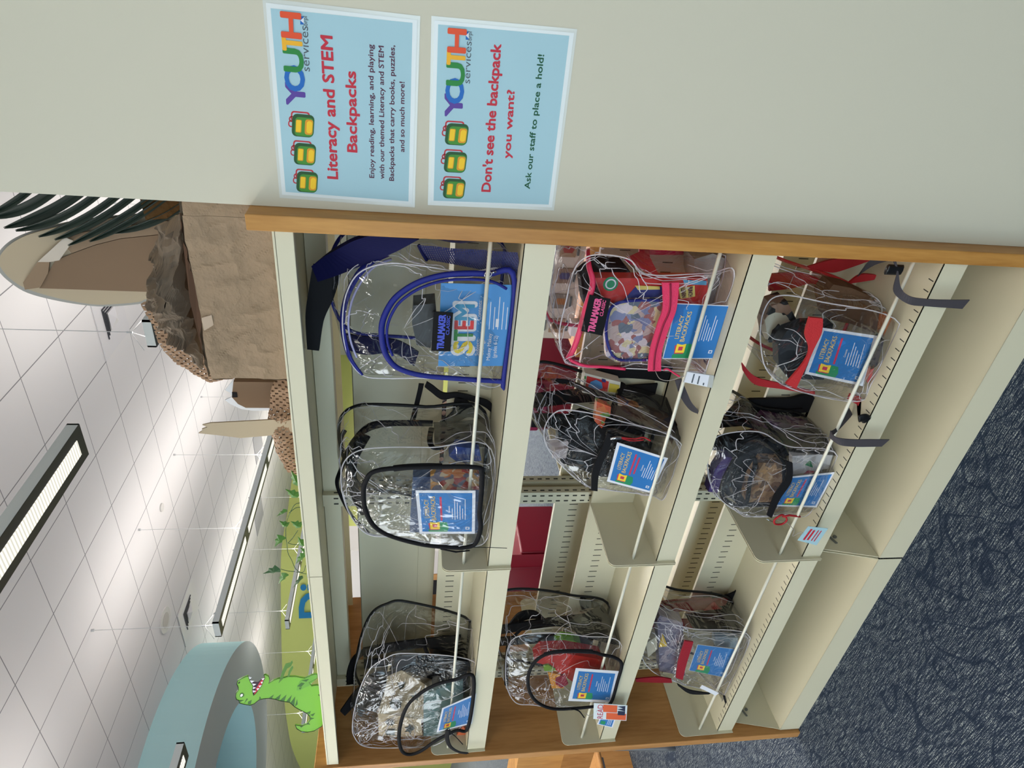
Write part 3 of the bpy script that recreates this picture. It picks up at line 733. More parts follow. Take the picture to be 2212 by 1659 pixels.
def solid(name, pts, depth, m, label, cat, group=None, mats=None, extra=None):
    """an item inside a bag: outline in the front plane, extruded backwards"""
    b = MB(); P = [Vector(p) for p in pts]; b.prism(P, (0, depth, 0))
    c = sum(P, Vector())/len(P); zmin = min(p.z for p in P)
    o = b.build(name, m, None, origin=(c.x, c.y+depth/2, zmin)); tag(o, label, cat, group); return o
def inflat(name, parent, pts, m, off=-0.001):
    """thin printed patch lying on an item's front"""
    b = MB(); P = [Vector(p)+Vector((0, off, 0)) for p in pts]; b.prism(P, (0, 0.0006, 0)); return b.build(name, m, parent)

CY = mat('card yellow ink', C(236, 196, 96), 0.5); CR = mat('card red ink', C(196, 56, 84), 0.5); CG = mat('card green ink', C(42, 140, 92), 0.5)
def lit_card(corners, label, sub=1, title='LITERACY', border=0.055, lines=6, u0=0.27, foot=None):
    s = Sheet(*corners)
    o = s.base('literacy_card', PAPERW, None, 0.0006, origin=s.F(.5, 0, 0)); tag(o, label, 'card', 'blue literacy cards in the bags')
    m = border
    b = MB(); s.rect(b, m, m, 1-m, 1-m, 0.0004, 0); b.build('blue_panel', CARDB, o)
    b = MB(); s.poly(b, [(m, .83), (m+.05, .84), (.2, .74), (.29, .60), (.28, .5), (.15, .47), (m, .50)], 0.0006, 0)
    s.poly(b, [(.10, .64), (.26, .66), (.26, .83), (.10, .81)], 0.0008, 1); s.poly(b, [(.12, .63), (.29, .63), (.27, .70), (.29, .80), (.12, .80)], 0.001, 2)
    s.rect(b, .165, .675, .235, .755, 0.0012, 1); b.build('picture', [CG, CR, mat('card bright yellow', C(246, 206, 60), .5)], o)
    b = MB(); s.text(b, title, (.38, .80), (.80, .80), .075, 0.0007, 0, 0.004); s.text(b, 'BACKPACKS', (.33, .685), (.87, .685), .08, 0.0007, 0, 0.004); b.build('title_lettering', CY, o)
    b = MB()
    for k in range(sub): s.rect(b, .32+.05*k, .575-.08*k, .86-.05*k, .61-.08*k, 0.0007)
    b.build('subtitle', CR, o)
    b = MB(); y = .50-.06*sub; s.text(b, 'Contents:', (.50, y), (.66, y), .035, 0.0007, 0, 0.01)
    for k in range(lines):
        y -= .045; s.rect(b, .36-.02*(k % 2), y, .60+.07*((k*7) % 4), y+.012, 0.0007)
    s.poly(b, [(.11, .10), (.17, .10), (.17, .17), (.11, .17)], 0.0007); 
    b.build('small_print', PAPERW, o)
    b = MB(); s.rect(b, .125, .115, .155, .155, .0009); b.build('emblem', CARDB, o)
    return o

# --- A1: big backpack with royal blue zips, STEM sheet ----------------------
A1 = Bag('clear_backpack', 'large clear backpack with royal blue zips, top shelf beside the near wooden end', [(-0.35,0.05,1.19),(-0.35,0.05,1.328),(-0.346,0.05,1.426),(-0.348,0.05,1.492),(-0.344,0.05,1.542),(-0.313,0.05,1.569),(-0.256,0.05,1.583),(-0.195,0.05,1.583),(-0.142,0.05,1.572),(-0.101,0.05,1.547),(-0.081,0.05,1.5),(-0.081,0.05,1.436),(-0.092,0.05,1.343),(-0.097,0.05,1.218)], 1.2328, 0.15, dz=0.045, dx=0.03, puff=0.006, xmax=-0.035)
A1.backside(NAVY, False)
A1.pocket([(-0.096,0.035,1.222),(-0.085,0.035,1.294),(-0.089,0.035,1.37),(-0.106,0.035,1.426),(-0.134,0.035,1.467),(-0.164,0.035,1.49),(-0.207,0.035,1.505),(-0.254,0.035,1.504),(-0.289,0.035,1.493),(-0.315,0.035,1.469),(-0.331,0.035,1.42),(-0.338,0.035,1.344),(-0.344,0.035,1.226),(-0.344,0.035,1.172)], NAVY, 0.022, 0.008, 0.0065)
b = MB(); b.tube(catmull([(-0.114,0.03,1.253),(-0.097,0.03,1.293),(-0.099,0.03,1.37),(-0.116,0.03,1.422),(-0.142,0.03,1.459),(-0.169,0.03,1.48),(-0.209,0.03,1.494),(-0.249,0.03,1.493),(-0.279,0.03,1.483)], 6), 0.003, 8); b.build('pocket_piping', NAVY, A1.t, True)
A1.band('main_zipper', [(-0.076,0.1,1.496),(-0.091,0.085,1.529),(-0.121,0.075,1.557),(-0.162,0.065,1.577),(-0.211,0.06,1.587),(-0.258,0.055,1.584),(-0.301,0.05,1.573),(-0.343,0.055,1.552)], NAVY, 0.009, (0, -0.6, 0.8))
A1.band('zip_piping', [(-0.085,0.09,1.487),(-0.094,0.075,1.518),(-0.12,0.065,1.543),(-0.16,0.055,1.564),(-0.208,0.05,1.574),(-0.252,0.045,1.571),(-0.291,0.04,1.559)], mat('lilac piping', C(160, 160, 200), .4), 0.0028, (0, -0.6, 0.8), 0.002)
A1.strap([(-0.017,0.04,1.433),(-0.049,0.05,1.478),(-0.081,0.07,1.528),(-0.129,0.11,1.591),(-0.162,0.14,1.64)], [(-0.014,0.04,1.525),(-0.03,0.05,1.557),(-0.054,0.07,1.586),(-0.089,0.11,1.618),(-0.127,0.14,1.651)], NAVYS, 0.012)
A1.strap([(-0.127,0.14,1.651),(-0.183,0.15,1.663),(-0.256,0.16,1.677),(-0.342,0.16,1.679)], [(-0.143,0.14,1.594),(-0.203,0.15,1.612),(-0.266,0.16,1.638),(-0.345,0.16,1.653)], mat('black padded back', C(10, 10, 16), .7), 0.012, 'back_panel', (0, -1, 0.3))
A1.strap([(-0.323,0.2,1.601),(-0.331,0.2,1.54),(-0.338,0.2,1.475),(-0.369,0.2,1.425)], [(-0.363,0.2,1.6),(-0.379,0.2,1.551),(-0.373,0.2,1.485),(-0.409,0.2,1.435)], NAVYS, 0.006)
A1.patch('netting_pocket', [(-0.095,0.046,1.224),(-0.075,0.073,1.416),(-0.035,0.046,1.433),(-0.03,0.021,1.241)], NETN, out=(0.008, 0, 0))
A1.band('netting_hem', [(-0.075,0.069,1.416),(-0.055,0.06,1.426),(-0.035,0.05,1.433)], NAVYS, 0.004, (0.5, 0, 1))
b = MB(); b.tube(catmull([(-0.078,0.022,1.301),(-0.073,0.022,1.294),(-0.079,0.022,1.288),(-0.086,0.022,1.293),(-0.084,0.022,1.301),(-0.078,0.022,1.301)], 5), 0.0014, 6); b.tube([(-0.077,0.022,1.29),(-0.073,0.022,1.279)], 0.0022, 6)
b.build('zipper_pull', CHROME, A1.t, True)
s = Sheet(*[(-0.263,0.026,1.402),(-0.169,0.026,1.4),(-0.171,0.026,1.36),(-0.263,0.026,1.361)]); p = s.base('logo_patch', BLACKF, A1.t, 0.002)
b = MB(); s.text(b, 'TRAILMAKER', (.06, .38), (.94, .38), .34, 0.0006, 0, 0.05); s.text(b, 'CLASSIC', (.44, .14), (.92, .14), .17, 0.0006, 0, 0.03); b.build('lettering', mat('royal blue thread', C(70, 84, 190), .5), p)
s = Sheet(*[(-0.311,0.042,1.385),(-0.112,0.042,1.387),(-0.11,0.042,1.223),(-0.307,0.042,1.219)])
o = s.base('stem_sheet', mat('sky blue sheet print', C(70, 140, 204), .4, .4), None, 0.0006, origin=s.F(.5, 0, 0)); tag(o, 'sky blue STEM contents sheet in the pocket of the blue-zipped backpack', 'sheet')
b = MB(); s.text(b, 'STEM', (.16, .555), (.78, .555), .27, 0.0004, 0, 0.085); b.build('lettering_outline', PAPERW, o)
b = MB()
for k, (ch, a, c) in enumerate((('S', .19, .33), ('T', .35, .47), ('E', .49, .58), ('M', .60, .77))): s.text(b, ch, (a-.015, .57), (c-.01, .57), .24, 0.0010, k, 0.03)
b.build('stem_lettering', [mat('stem yellow', C(232, 206, 60), .5), mat('stem green', C(60, 140, 70), .5), mat('stem red', C(206, 60, 60), .5), mat('stem blue', C(70, 150, 190), .5)], o)
b = MB()
for body, u0, u1, y, cp in (('Subject:', .14, .35, .475, .05), ('Coding,', .14, .33, .41, .05), ('Makey Makey', .08, .42, .32, .05), ('(grades 6-12)', .11, .39, .24, .05), ('Contents:', .58, .82, .475, .05)): s.text(b, body, (u0, y), (u1, y), cp, 0.0006, 0, 0.01)
for k in range(7): s.rect(b, .47, .41-.055*k, .86-.06*(k % 3), .42-.055*k, 0.0006)
s.rect(b, .50, .24, .60, .28, .0007); s.rect(b, .09, .035, .17, .06, .0007)
b.build('small_print', PAPERW, o)
solid('black_case', [(-0.194,0.1,1.441),(-0.239,0.1,1.443),(-0.292,0.1,1.432),(-0.299,0.1,1.401),(-0.238,0.1,1.388),(-0.187,0.1,1.394)], 0.05, mat('dark case plastic', C(52, 50, 50), .35, .5), 'dark case inside the blue-zipped backpack above the STEM sheet', 'case')

# --- A2: clear backpack, black piping, pocket bulging past the rod ----------
A2 = Bag('clear_backpack', 'clear backpack with black piping, middle of the top shelf, big rounded front pocket', [(-0.832,0.03,1.228),(-0.857,0.03,1.324),(-0.825,0.03,1.469),(-0.814,0.03,1.539),(-0.772,0.03,1.573),(-0.708,0.03,1.595),(-0.633,0.03,1.603),(-0.575,0.03,1.594),(-0.541,0.03,1.561),(-0.531,0.03,1.502),(-0.531,0.03,1.395),(-0.537,0.03,1.252)], 1.2328, 0.155, dz=0.02, dx=0.02, puff=0.006)
A2.backside(BT, False)
A2.pocket([(-0.554,-0.02,1.509),(-0.546,-0.02,1.364),(-0.549,-0.02,1.288),(-0.563,-0.02,1.276),(-0.622,-0.02,1.272),(-0.698,-0.02,1.271),(-0.746,-0.02,1.265),(-0.799,-0.02,1.273),(-0.815,-0.02,1.294),(-0.815,-0.02,1.329),(-0.802,-0.02,1.405),(-0.772,-0.02,1.48),(-0.739,-0.02,1.522),(-0.692,-0.02,1.543),(-0.639,-0.02,1.549),(-0.589,-0.02,1.543)], BLACKF, 0.045, 0.008, 0.0062)
A2.band('pocket_zipper', [(-0.552,-0.018,1.48),(-0.548,-0.018,1.449),(-0.546,-0.018,1.406),(-0.547,-0.018,1.369)], BLACKF, 0.008, (0.3, -1, 0), 0.004)
A2.band('main_zipper', [(-0.556,0.16,1.386),(-0.555,0.16,1.45),(-0.555,0.155,1.518),(-0.572,0.15,1.558),(-0.607,0.13,1.591),(-0.658,0.11,1.611),(-0.686,0.09,1.622),(-0.724,0.08,1.614),(-0.777,0.06,1.586),(-0.826,0.05,1.546)], BLACKF, 0.010, (0, -0.5, 0.86))
A2.band('side_piping', [(-0.547,0.05,1.372),(-0.545,0.05,1.389),(-0.554,0.09,1.395),(-0.548,0.13,1.39)], BLACKF, 0.007, (1, 0, 0))
A2.patch('netting_pocket', [(-0.585,0.102,1.258),(-0.585,0.111,1.38),(-0.575,0.191,1.384),(-0.56,0.186,1.247)], NETB, out=(0.012, 0, 0))
A2.strap([(-0.57,0.2,1.214),(-0.533,0.2,1.248),(-0.513,0.2,1.285),(-0.502,0.2,1.328),(-0.508,0.2,1.363),(-0.484,0.2,1.393),(-0.47,0.2,1.408)], [(-0.559,0.2,1.206),(-0.515,0.2,1.239),(-0.5,0.2,1.277),(-0.487,0.2,1.323),(-0.488,0.2,1.36),(-0.466,0.2,1.388),(-0.455,0.2,1.403)], BLACKF, 0.006)
A2.strap([(-0.582,0.2,1.444),(-0.535,0.2,1.435),(-0.484,0.2,1.426),(-0.461,0.2,1.423)], [(-0.585,0.2,1.431),(-0.538,0.2,1.423),(-0.487,0.2,1.414),(-0.462,0.2,1.41)], BLACKF, 0.004)
A2.strap([(-0.582,0.2,1.366),(-0.549,0.2,1.337),(-0.502,0.2,1.328),(-0.513,0.2,1.297),(-0.563,0.2,1.258),(-0.609,0.2,1.204)], [(-0.588,0.2,1.366),(-0.581,0.2,1.324),(-0.563,0.2,1.294),(-0.57,0.2,1.269),(-0.593,0.2,1.243),(-0.624,0.2,1.2)], BLACKF, 0.006, 'back_panel')
A2.band('carry_handle', [(-0.587,0.17,1.606),(-0.617,0.17,1.618),(-0.655,0.17,1.614)], BLACKF, .006, (0, -1, 0))
A2.band('back_edge', [(-0.625,0.2,1.557),(-0.719,0.2,1.595),(-0.819,0.2,1.592),(-0.907,0.2,1.563)], BLACKF, .014, (0, -1, 0))
b = MB(); b.tube([(-0.819,-0.02,1.362),(-0.831,-0.02,1.322),(-0.827,-0.02,1.287)], [.0018, .0026, .0016], 6); b.tube(catmull([(-0.816,-0.02,1.362),(-0.81,-0.02,1.341),(-0.814,-0.02,1.305),(-0.818,-0.02,1.234),(-0.822,-0.02,1.191)], 5), 0.0009, 5); b.build('zipper_pull', BLACKF, A2.t, True)
lit_card([(-0.765,-0.018,1.416),(-0.62,-0.018,1.429),(-0.623,-0.018,1.286),(-0.769,-0.018,1.278)], 'blue white-bordered card in the rounded pocket of the middle top-shelf bag')
solid('picture_book', [(-0.84,0.06,1.44),(-0.647,0.06,1.434),(-0.648,0.06,1.263),(-0.846,0.06,1.249)], 0.03, mat('slate blue cover', C(72, 92, 132), .4, .4), 'slate blue book standing behind the literacy card, middle bag of the top shelf', 'book')
solid('toy_pack', [(-0.632,0.05,1.392),(-0.616,0.05,1.358),(-0.616,0.05,1.313),(-0.632,0.05,1.271),(-0.683,0.05,1.268),(-0.681,0.05,1.39)], 0.03, print_mat('orange printed pack', [(196, 128, 84), (206, 190, 160), (180, 70, 60), (210, 160, 90), (120, 120, 140)], 55), 'orange printed toy pack, middle bag of the top shelf, near its zip', 'toy')
solid('blue_toy', [(-0.575,0.09,1.33),(-0.605,0.09,1.346),(-0.628,0.09,1.321),(-0.621,0.09,1.263),(-0.583,0.09,1.271)], 0.03, mat('blue toy plastic', C(58, 80, 150), .35, .5), 'blue pointed toy in the side of the middle bag on the top shelf', 'toy')

# --- A3: slumped backpack with the wooden shape cube ------------------------
A3 = Bag('clear_backpack', 'slumped clear backpack with black piping, far end of the top shelf, wooden cube inside', [(-1.538,0.02,1.201),(-1.671,0.02,1.207),(-1.831,0.02,1.339),(-1.844,0.02,1.465),(-1.8,0.02,1.572),(-1.733,0.02,1.606),(-1.651,0.02,1.608),(-1.499,0.02,1.586),(-1.382,0.02,1.553),(-1.328,0.02,1.508),(-1.305,0.02,1.44),(-1.365,0.02,1.214)], 1.2328, 0.15, dz=0.0, dx=0.08, puff=0.01)
A3.backside(BT)
A3.pocket([(-1.402,-0.008,1.225),(-1.405,-0.008,1.292),(-1.428,-0.008,1.354),(-1.472,-0.008,1.402),(-1.531,-0.008,1.437),(-1.62,-0.008,1.456),(-1.714,-0.008,1.462),(-1.792,-0.008,1.452),(-1.819,-0.008,1.426),(-1.801,-0.008,1.388),(-1.739,-0.008,1.336),(-1.691,-0.008,1.277),(-1.677,-0.008,1.206)], BLACKF, 0.03, 0.004, 0.0062)
A3.band('main_zipper', [(-1.445,0.08,1.373),(-1.444,0.07,1.438),(-1.46,0.06,1.496),(-1.493,0.045,1.545),(-1.549,0.035,1.574),(-1.631,0.03,1.586)], BLACKF, 0.008, (0, -0.9, 0.4))
A3.band('carry_handle', [(-1.522,0.2,1.508),(-1.53,0.2,1.561),(-1.572,0.2,1.608),(-1.634,0.19,1.629),(-1.677,0.17,1.63)], BLACKF, 0.012, (0.3, -1, 0))
A3.band('side_piping', [(-1.477,0.17,1.386),(-1.492,0.14,1.371),(-1.496,0.1,1.356),(-1.481,0.06,1.346)], BLACKF, 0.006, (1, -.5, 0))
A3.strap([(-1.531,0.2,1.367),(-1.488,0.2,1.331),(-1.492,0.2,1.284),(-1.551,0.2,1.233),(-1.607,0.2,1.197)], [(-1.541,0.2,1.36),(-1.55,0.2,1.313),(-1.57,0.2,1.264),(-1.592,0.2,1.223),(-1.618,0.2,1.196)], mat('black padded back', C(0,0,0)), 0.008, 'back_panel')
A3.patch('netting_pocket', [(-1.474,0.06,1.21),(-1.474,0.06,1.343),(-1.521,0.19,1.369),(-1.593,0.19,1.191)], NETB, out=(0.01, -.01, 0))
A3.strap([(-1.715,0.1,1.658),(-1.625,0.1,1.617),(-1.576,0.1,1.586)], [(-1.744,0.1,1.644),(-1.68,0.1,1.604),(-1.63,0.1,1.573)], BLACKF, 0.006)
A3.band('webbing_tail', [(-1.645,-0.03,1.306),(-1.691,-0.03,1.307),(-1.744,-0.03,1.295),(-1.782,-0.03,1.266),(-1.795,-0.03,1.234),(-1.795,-0.03,1.195),(-1.795,-0.03,1.133)], BLACKF, 0.0075, (0.0, -1, 0.2), 0.0015)
b = MB(); b.tube(catmull([(-1.646,-0.03,1.315),(-1.637,-0.03,1.303),(-1.665,-0.03,1.294),(-1.69,-0.03,1.278),(-1.738,-0.03,1.253)], 5), 0.0014, 6); b.build('zipper_pull', BLACKF, A3.t, True)
lit_card([(-1.701,-0.004,1.34),(-1.563,-0.004,1.327),(-1.492,-0.004,1.223),(-1.663,-0.004,1.225)], 'blue literacy card tilted in the pocket of the slumped top-shelf bag')
WOODT = wood_mat('pale birch toy wood', C(196, 172, 138), C(214, 194, 160), 'X', 0.6)
def shape_cube():
    fr = [(-1.81,0.06,1.531),(-1.675,0.06,1.532),(-1.703,0.06,1.457),(-1.733,0.06,1.39),(-1.864,0.06,1.382),(-1.831,0.06,1.457)]
    side = [(-1.675,0.06,1.532),(-1.632,0.13,1.507),(-1.573,0.17,1.502),(-1.66,0.17,1.357),(-1.658,0.12,1.354),(-1.736,0.06,1.385)]
    t = thing('shape_sorter', (Vector(fr[0])+Vector((0.05, 0.06, -0.1)))[:], 'pale wooden shape-sorting box with cut-out holes inside the slumped backpack', 'toy')
    b = MB(); b.prism(fr, (0, 0.004, 0)); b.build('front_panel', WOODT, t)
    v = [Vector(p) for p in side]; b = MB(); b.prism(v, (0.0, 0.004, -0.002)); b.build('top_panel', WOODT, t)
    HB = mat('toy hole dark', C(62, 70, 66), .8)
    def hole(cx, cy, pts, Y, nm):
        L = []
        P = [Vector(q) for q in pts]; b = MB(); b.prism([q+Vector((0.0, -0.005, 0.003)) for q in P], (0, 0.001, 0)); b.build(nm, HB, t)
    hole(0, 0, [(-1.722,0.06,1.507),(-1.709,0.06,1.496),(-1.714,0.06,1.481),(-1.731,0.06,1.473),(-1.747,0.06,1.481),(-1.745,0.06,1.496)], 0, 'round_hole')
    hole(0, 0, [(-1.775,0.06,1.507),(-1.771,0.06,1.475),(-1.811,0.06,1.473),(-1.802,0.06,1.503)], 0, 'square_hole')
    hole(0, 0, [(-1.766,0.06,1.441),(-1.762,0.06,1.428),(-1.745,0.06,1.426),(-1.766,0.06,1.417),(-1.776,0.06,1.406),(-1.789,0.06,1.417),(-1.812,0.06,1.42),(-1.791,0.06,1.428),(-1.792,0.06,1.441),(-1.779,0.06,1.433)], 0, 'star_hole')
    hole(0, 0, [(-1.651,0.085,1.492),(-1.644,0.09,1.482),(-1.646,0.09,1.464),(-1.658,0.085,1.453),(-1.668,0.075,1.454),(-1.674,0.07,1.471),(-1.667,0.075,1.488)], 0, 'round_hole')
    hole(0, 0, [(-1.637,0.095,1.423),(-1.636,0.095,1.409),(-1.628,0.105,1.409),(-1.637,0.095,1.401),(-1.633,0.09,1.389),(-1.645,0.09,1.399),(-1.653,0.085,1.398),(-1.649,0.09,1.409),(-1.653,0.085,1.419),(-1.643,0.09,1.413)], 0, 'star_hole')
    hole(0, 0, [(-1.622,0.135,1.468),(-1.619,0.135,1.44),(-1.627,0.12,1.446),(-1.631,0.115,1.458)], 0, 'heart_hole')
    hole(0, 0, [(-1.582,0.165,1.488),(-1.584,0.165,1.465),(-1.597,0.16,1.471),(-1.593,0.155,1.488)], 0, 'square_hole')
shape_cube()
solid('teal_book', [(-1.568,0.05,1.385),(-1.817,0.05,1.379),(-1.821,0.05,1.347),(-1.746,0.05,1.247),(-1.504,0.05,1.261)], 0.02, mat('teal cover', C(84, 120, 120), .4, .4), 'teal book beside the wooden cube in the slumped backpack', 'book')
solid('dark_lining_filler', [(-2.024,0.16,1.568),(-1.895,0.16,1.614),(-1.672,0.16,1.577),(-1.575,0.16,1.484),(-1.599,0.16,1.217),(-1.765,0.16,1.206),(-2.047,0.16,1.397)], 0.03, mat('dark filler cloth', C(26, 25, 27), .7, .2, bump=(30, .6, .01)), 'dark filler cloth added behind the wooden cube in the slumped backpack', 'cloth')  # filler put in to darken the inside behind the cube
solid('orange_book', [(-1.861,0.05,1.265),(-1.769,0.05,1.246),(-1.795,0.05,1.204),(-1.882,0.05,1.198)], 0.02, mat('orange spine cover', C(190, 96, 60), .45, .4), 'small orange and white book lying at the bottom of the slumped backpack', 'book')

# --- B1: pink-zipped backpack ------------------------------------------------
B1 = Bag('clear_backpack', 'clear backpack with a hot pink zip bar and black patch, middle shelf near end', [(-0.305,0.04,0.629),(-0.311,0.04,0.744),(-0.305,0.04,0.932),(-0.3,0.04,1.074),(-0.278,0.04,1.107),(-0.218,0.04,1.124),(-0.141,0.04,1.12),(-0.077,0.04,1.115),(-0.046,0.04,1.098),(-0.036,0.04,1.063),(-0.044,0.04,1.003),(-0.076,0.04,0.955),(-0.067,0.04,0.828),(-0.07,0.04,0.705)], 0.7604, 0.15, VINYLP, dz=0.02, dx=0.03, puff=0.006, xmax=-0.012)
B1.backside(PINK, False)
B1.strap([(-0.084,0.026,0.927),(-0.143,0.026,0.912),(-0.183,0.026,0.915),(-0.252,0.026,0.917),(-0.303,0.026,0.91)], [(-0.082,0.026,0.89),(-0.146,0.026,0.881),(-0.195,0.026,0.887),(-0.251,0.026,0.889),(-0.302,0.026,0.879)], PINK, 0.005, 'pocket_zipper')
B1.band('zip_teeth', [(-0.084,0.022,0.91),(-0.144,0.022,0.897),(-0.189,0.022,0.903),(-0.251,0.022,0.905),(-0.299,0.022,0.898)], mat('zip teeth', C(140, 20, 54), .4), .0022, (0, -1, 0), .001)
B1.band('top_zipper', [(-0.049,0.1,1.077),(-0.069,0.06,1.08),(-0.1,0.04,1.071),(-0.151,0.03,1.08),(-0.204,0.03,1.084),(-0.251,0.035,1.089),(-0.284,0.04,1.097)], PINK, 0.0065, (-.2, -0.9, 0.4))
B1.band('side_zipper', [(-0.284,0.035,1.093),(-0.298,0.035,1.058),(-0.3,0.035,1.017),(-0.305,0.035,0.961)], PINK, 0.005, (-.6, -0.6, 0))
B1.strap([(-0.083,0.14,0.977),(-0.08,0.18,0.928),(-0.081,0.2,0.893)], [(-0.089,0.06,0.92),(-0.08,0.14,0.918),(-0.076,0.2,0.906)], mat('pink strap fabric', C(206, 40, 84), .6), 0.006)
B1.strap([(-0.071,0.2,0.929),(-0.071,0.2,0.851),(-0.072,0.2,0.793)], [(-0.092,0.2,0.925),(-0.09,0.2,0.846),(-0.085,0.2,0.79)], mat('pink strap fabric', C(0,0,0)), 0.006)
s = Sheet(*[(-0.203,0.022,1.083),(-0.117,0.022,1.079),(-0.125,0.022,1.032),(-0.213,0.022,1.034)]); p = s.base('logo_patch', BLACKF, B1.t, 0.002)
b = MB(); s.text(b, 'TRAILMAKER', (.04, .42), (.96, .42), .30, 0.0006, 0, 0.05); s.text(b, 'CLASSIC', (.52, .2), (.94, .2), .15, 0.0006, 0, 0.03); b.build('lettering', mat('pink thread', C(220, 90, 140), .5), p)
b = MB(); b.tube(catmull([(-0.297,0.02,0.876),(-0.293,0.02,0.869),(-0.299,0.02,0.857),(-0.307,0.02,0.844),(-0.313,0.02,0.833)], 5), 0.0022, 6); b.build('zipper_pull', PINK, B1.t, True)
B1.band('clear_loop', [(-0.039,0.06,1.095),(-0.077,0.04,1.115),(-0.125,0.03,1.113),(-0.174,0.02,1.089),(-0.207,0.02,1.078)], VINYL, .006, (-.5, -1, 0), .002)
lit_card([(-0.273,0.03,0.881),(-0.133,0.03,0.882),(-0.134,0.03,0.752),(-0.27,0.03,0.755)], 'large blue literacy card below the hot pink zip bar', 0, border=.015, lines=7)
t = solid('activity_box', [(-0.095,0.06,1.062),(-0.086,0.06,0.812),(-0.15,0.06,0.792),(-0.156,0.06,0.888),(-0.158,0.06,1.005),(-0.137,0.06,1.04)], 0.03, mat('red box print', C(186, 52, 44), .4, .4, var=(9, .2)), 'red and blue activity box with green round sticker in the pink-zipped backpack', 'box')
b = MB(); b.tube([tuple(Vector([(-0.106,0.058,1.026)][0])), tuple(Vector([(-0.106,0.058,1.027)][0]))], 0.0155, 20); 
bb = MB(); c = Vector([(-0.107,0.059,1.026)][0]); 
for k, (r, dy) in enumerate(((.0165, 0), (.012, -.0006), (.009, -.0012))):
    P = [c+Vector((r*math.cos(a*math.pi/12), dy, r*math.sin(a*math.pi/12))) for a in range(24)]; bb.add(P, [tuple(range(24))], k)
bb.build('round_sticker', [CG, PAPERW, CG], t)
inflat('yellow_label', t, [(-0.111,0.06,0.872),(-0.103,0.06,0.837),(-0.129,0.06,0.829),(-0.136,0.06,0.861)], mat('label yellow', C(214, 204, 110), .5))
sh = Sheet(*[(-0.102,0.058,0.838),(-0.129,0.058,0.832),(-0.135,0.058,0.862),(-0.11,0.058,0.872)]); bb = MB(); sh.text(bb, 'LEARN', (.08, .12), (.92, .12), .3, 0.0006, 0, .03); sh.text(bb, 'BUNCH', (.08, .58), (.92, .58), .3, 0.0006, 0, .03); bb.build('lettering', SD, t)
inflat('blue_panel', t, [(-0.112,0.06,0.97),(-0.108,0.06,0.91),(-0.143,0.06,0.902),(-0.152,0.06,0.995)], mat('deep blue print', C(44, 52, 120), .45, .4))
inflat('yellow_stripe', t, [(-0.108,0.059,0.972),(-0.108,0.059,0.916),(-0.115,0.059,0.914),(-0.118,0.059,0.963)], mat('label yellow', C(0,0,0)))
inflat('cyan_panel', t, [(-0.091,0.06,0.867),(-0.091,0.06,0.813),(-0.101,0.06,0.81),(-0.101,0.06,0.861)], mat('cyan print', C(96, 170, 206), .45, .4))
zp = solid('zip_pouch', [(-0.282,0.05,1.006),(-0.199,0.05,1.025),(-0.156,0.05,1.02),(-0.139,0.05,0.98),(-0.133,0.05,0.908),(-0.278,0.05,0.872),(-0.294,0.05,0.904),(-0.296,0.05,0.981)], 0.02, print_mat('pouch picture print', [(176, 160, 150), (120, 130, 160), (204, 196, 150), (150, 96, 90), (96, 110, 120), (206, 200, 200)], 60), 'zip pouch with blue piping full of printed pieces, in the pink-zipped backpack', 'pouch')
bb = MB(); bb.tube(catmull([(-0.135,0.047,0.908),(-0.139,0.047,0.981),(-0.154,0.047,1.017),(-0.197,0.047,1.022),(-0.244,0.047,1.011),(-0.284,0.047,0.984),(-0.288,0.047,0.939),(-0.284,0.047,0.885)], 6), .0035, 8); bb.build('blue_piping', NAVY, zp, True)
solid('grey_plush', [(-0.059,0.1,0.834),(-0.044,0.1,0.795),(-0.055,0.1,0.748),(-0.087,0.1,0.719),(-0.143,0.1,0.699),(-0.203,0.1,0.693),(-0.216,0.1,0.724),(-0.193,0.1,0.765),(-0.147,0.1,0.8),(-0.103,0.1,0.823)], 0.07, mat('grey plush fabric', C(150, 146, 138), .9, .1, bump=(40, .6, .01)), 'pale grey plush toy at the near bottom corner of the pink-zipped backpack', 'plush toy')
solid('character_book', [(-0.189,0.045,0.787),(-0.176,0.045,0.763),(-0.186,0.045,0.71),(-0.284,0.045,0.692),(-0.298,0.045,0.752)], 0.02, print_mat('dark violet print', [(88, 64, 96), (60, 50, 90), (150, 90, 90), (180, 140, 110)], 60), 'dark violet printed book under the card in the pink-zipped backpack', 'book')

solid('dark_doll', [(-0.19,0.12,1.057),(-0.122,0.12,1.076),(-0.088,0.12,1.044),(-0.091,0.12,0.981),(-0.117,0.12,0.954),(-0.165,0.12,1.02)], 0.05, mat('dark brown plush', C(44, 36, 34), .9, .1, bump=(30, .6, .01)), 'dark brown plush at the top of the pink-zipped backpack', 'plush toy')
# --- B2: black-trimmed backpack, netting side, board game inside --------------
B2 = Bag('clear_backpack', 'crumpled clear backpack leaning right on the middle shelf, board game showing inside', [(-0.715,0.05,0.707),(-0.706,0.05,0.813),(-0.681,0.05,0.958),(-0.658,0.05,1.005),(-0.596,0.05,1.069),(-0.539,0.05,1.11),(-0.486,0.05,1.121),(-0.441,0.05,1.102),(-0.435,0.05,1.058),(-0.462,0.05,0.95),(-0.536,0.05,0.752)], 0.7604, 0.16, dz=0.03, dx=0.04, puff=0.012, amp=0.011)
B2.backside(BT)
B2.pocket([(-0.486,0.03,0.962),(-0.502,0.03,0.9),(-0.541,0.03,0.79),(-0.596,0.03,0.782),(-0.686,0.03,0.793),(-0.674,0.03,0.864),(-0.641,0.03,0.966),(-0.656,0.03,0.981),(-0.602,0.03,0.982),(-0.535,0.03,0.97)], None, 0.02, 0.006)
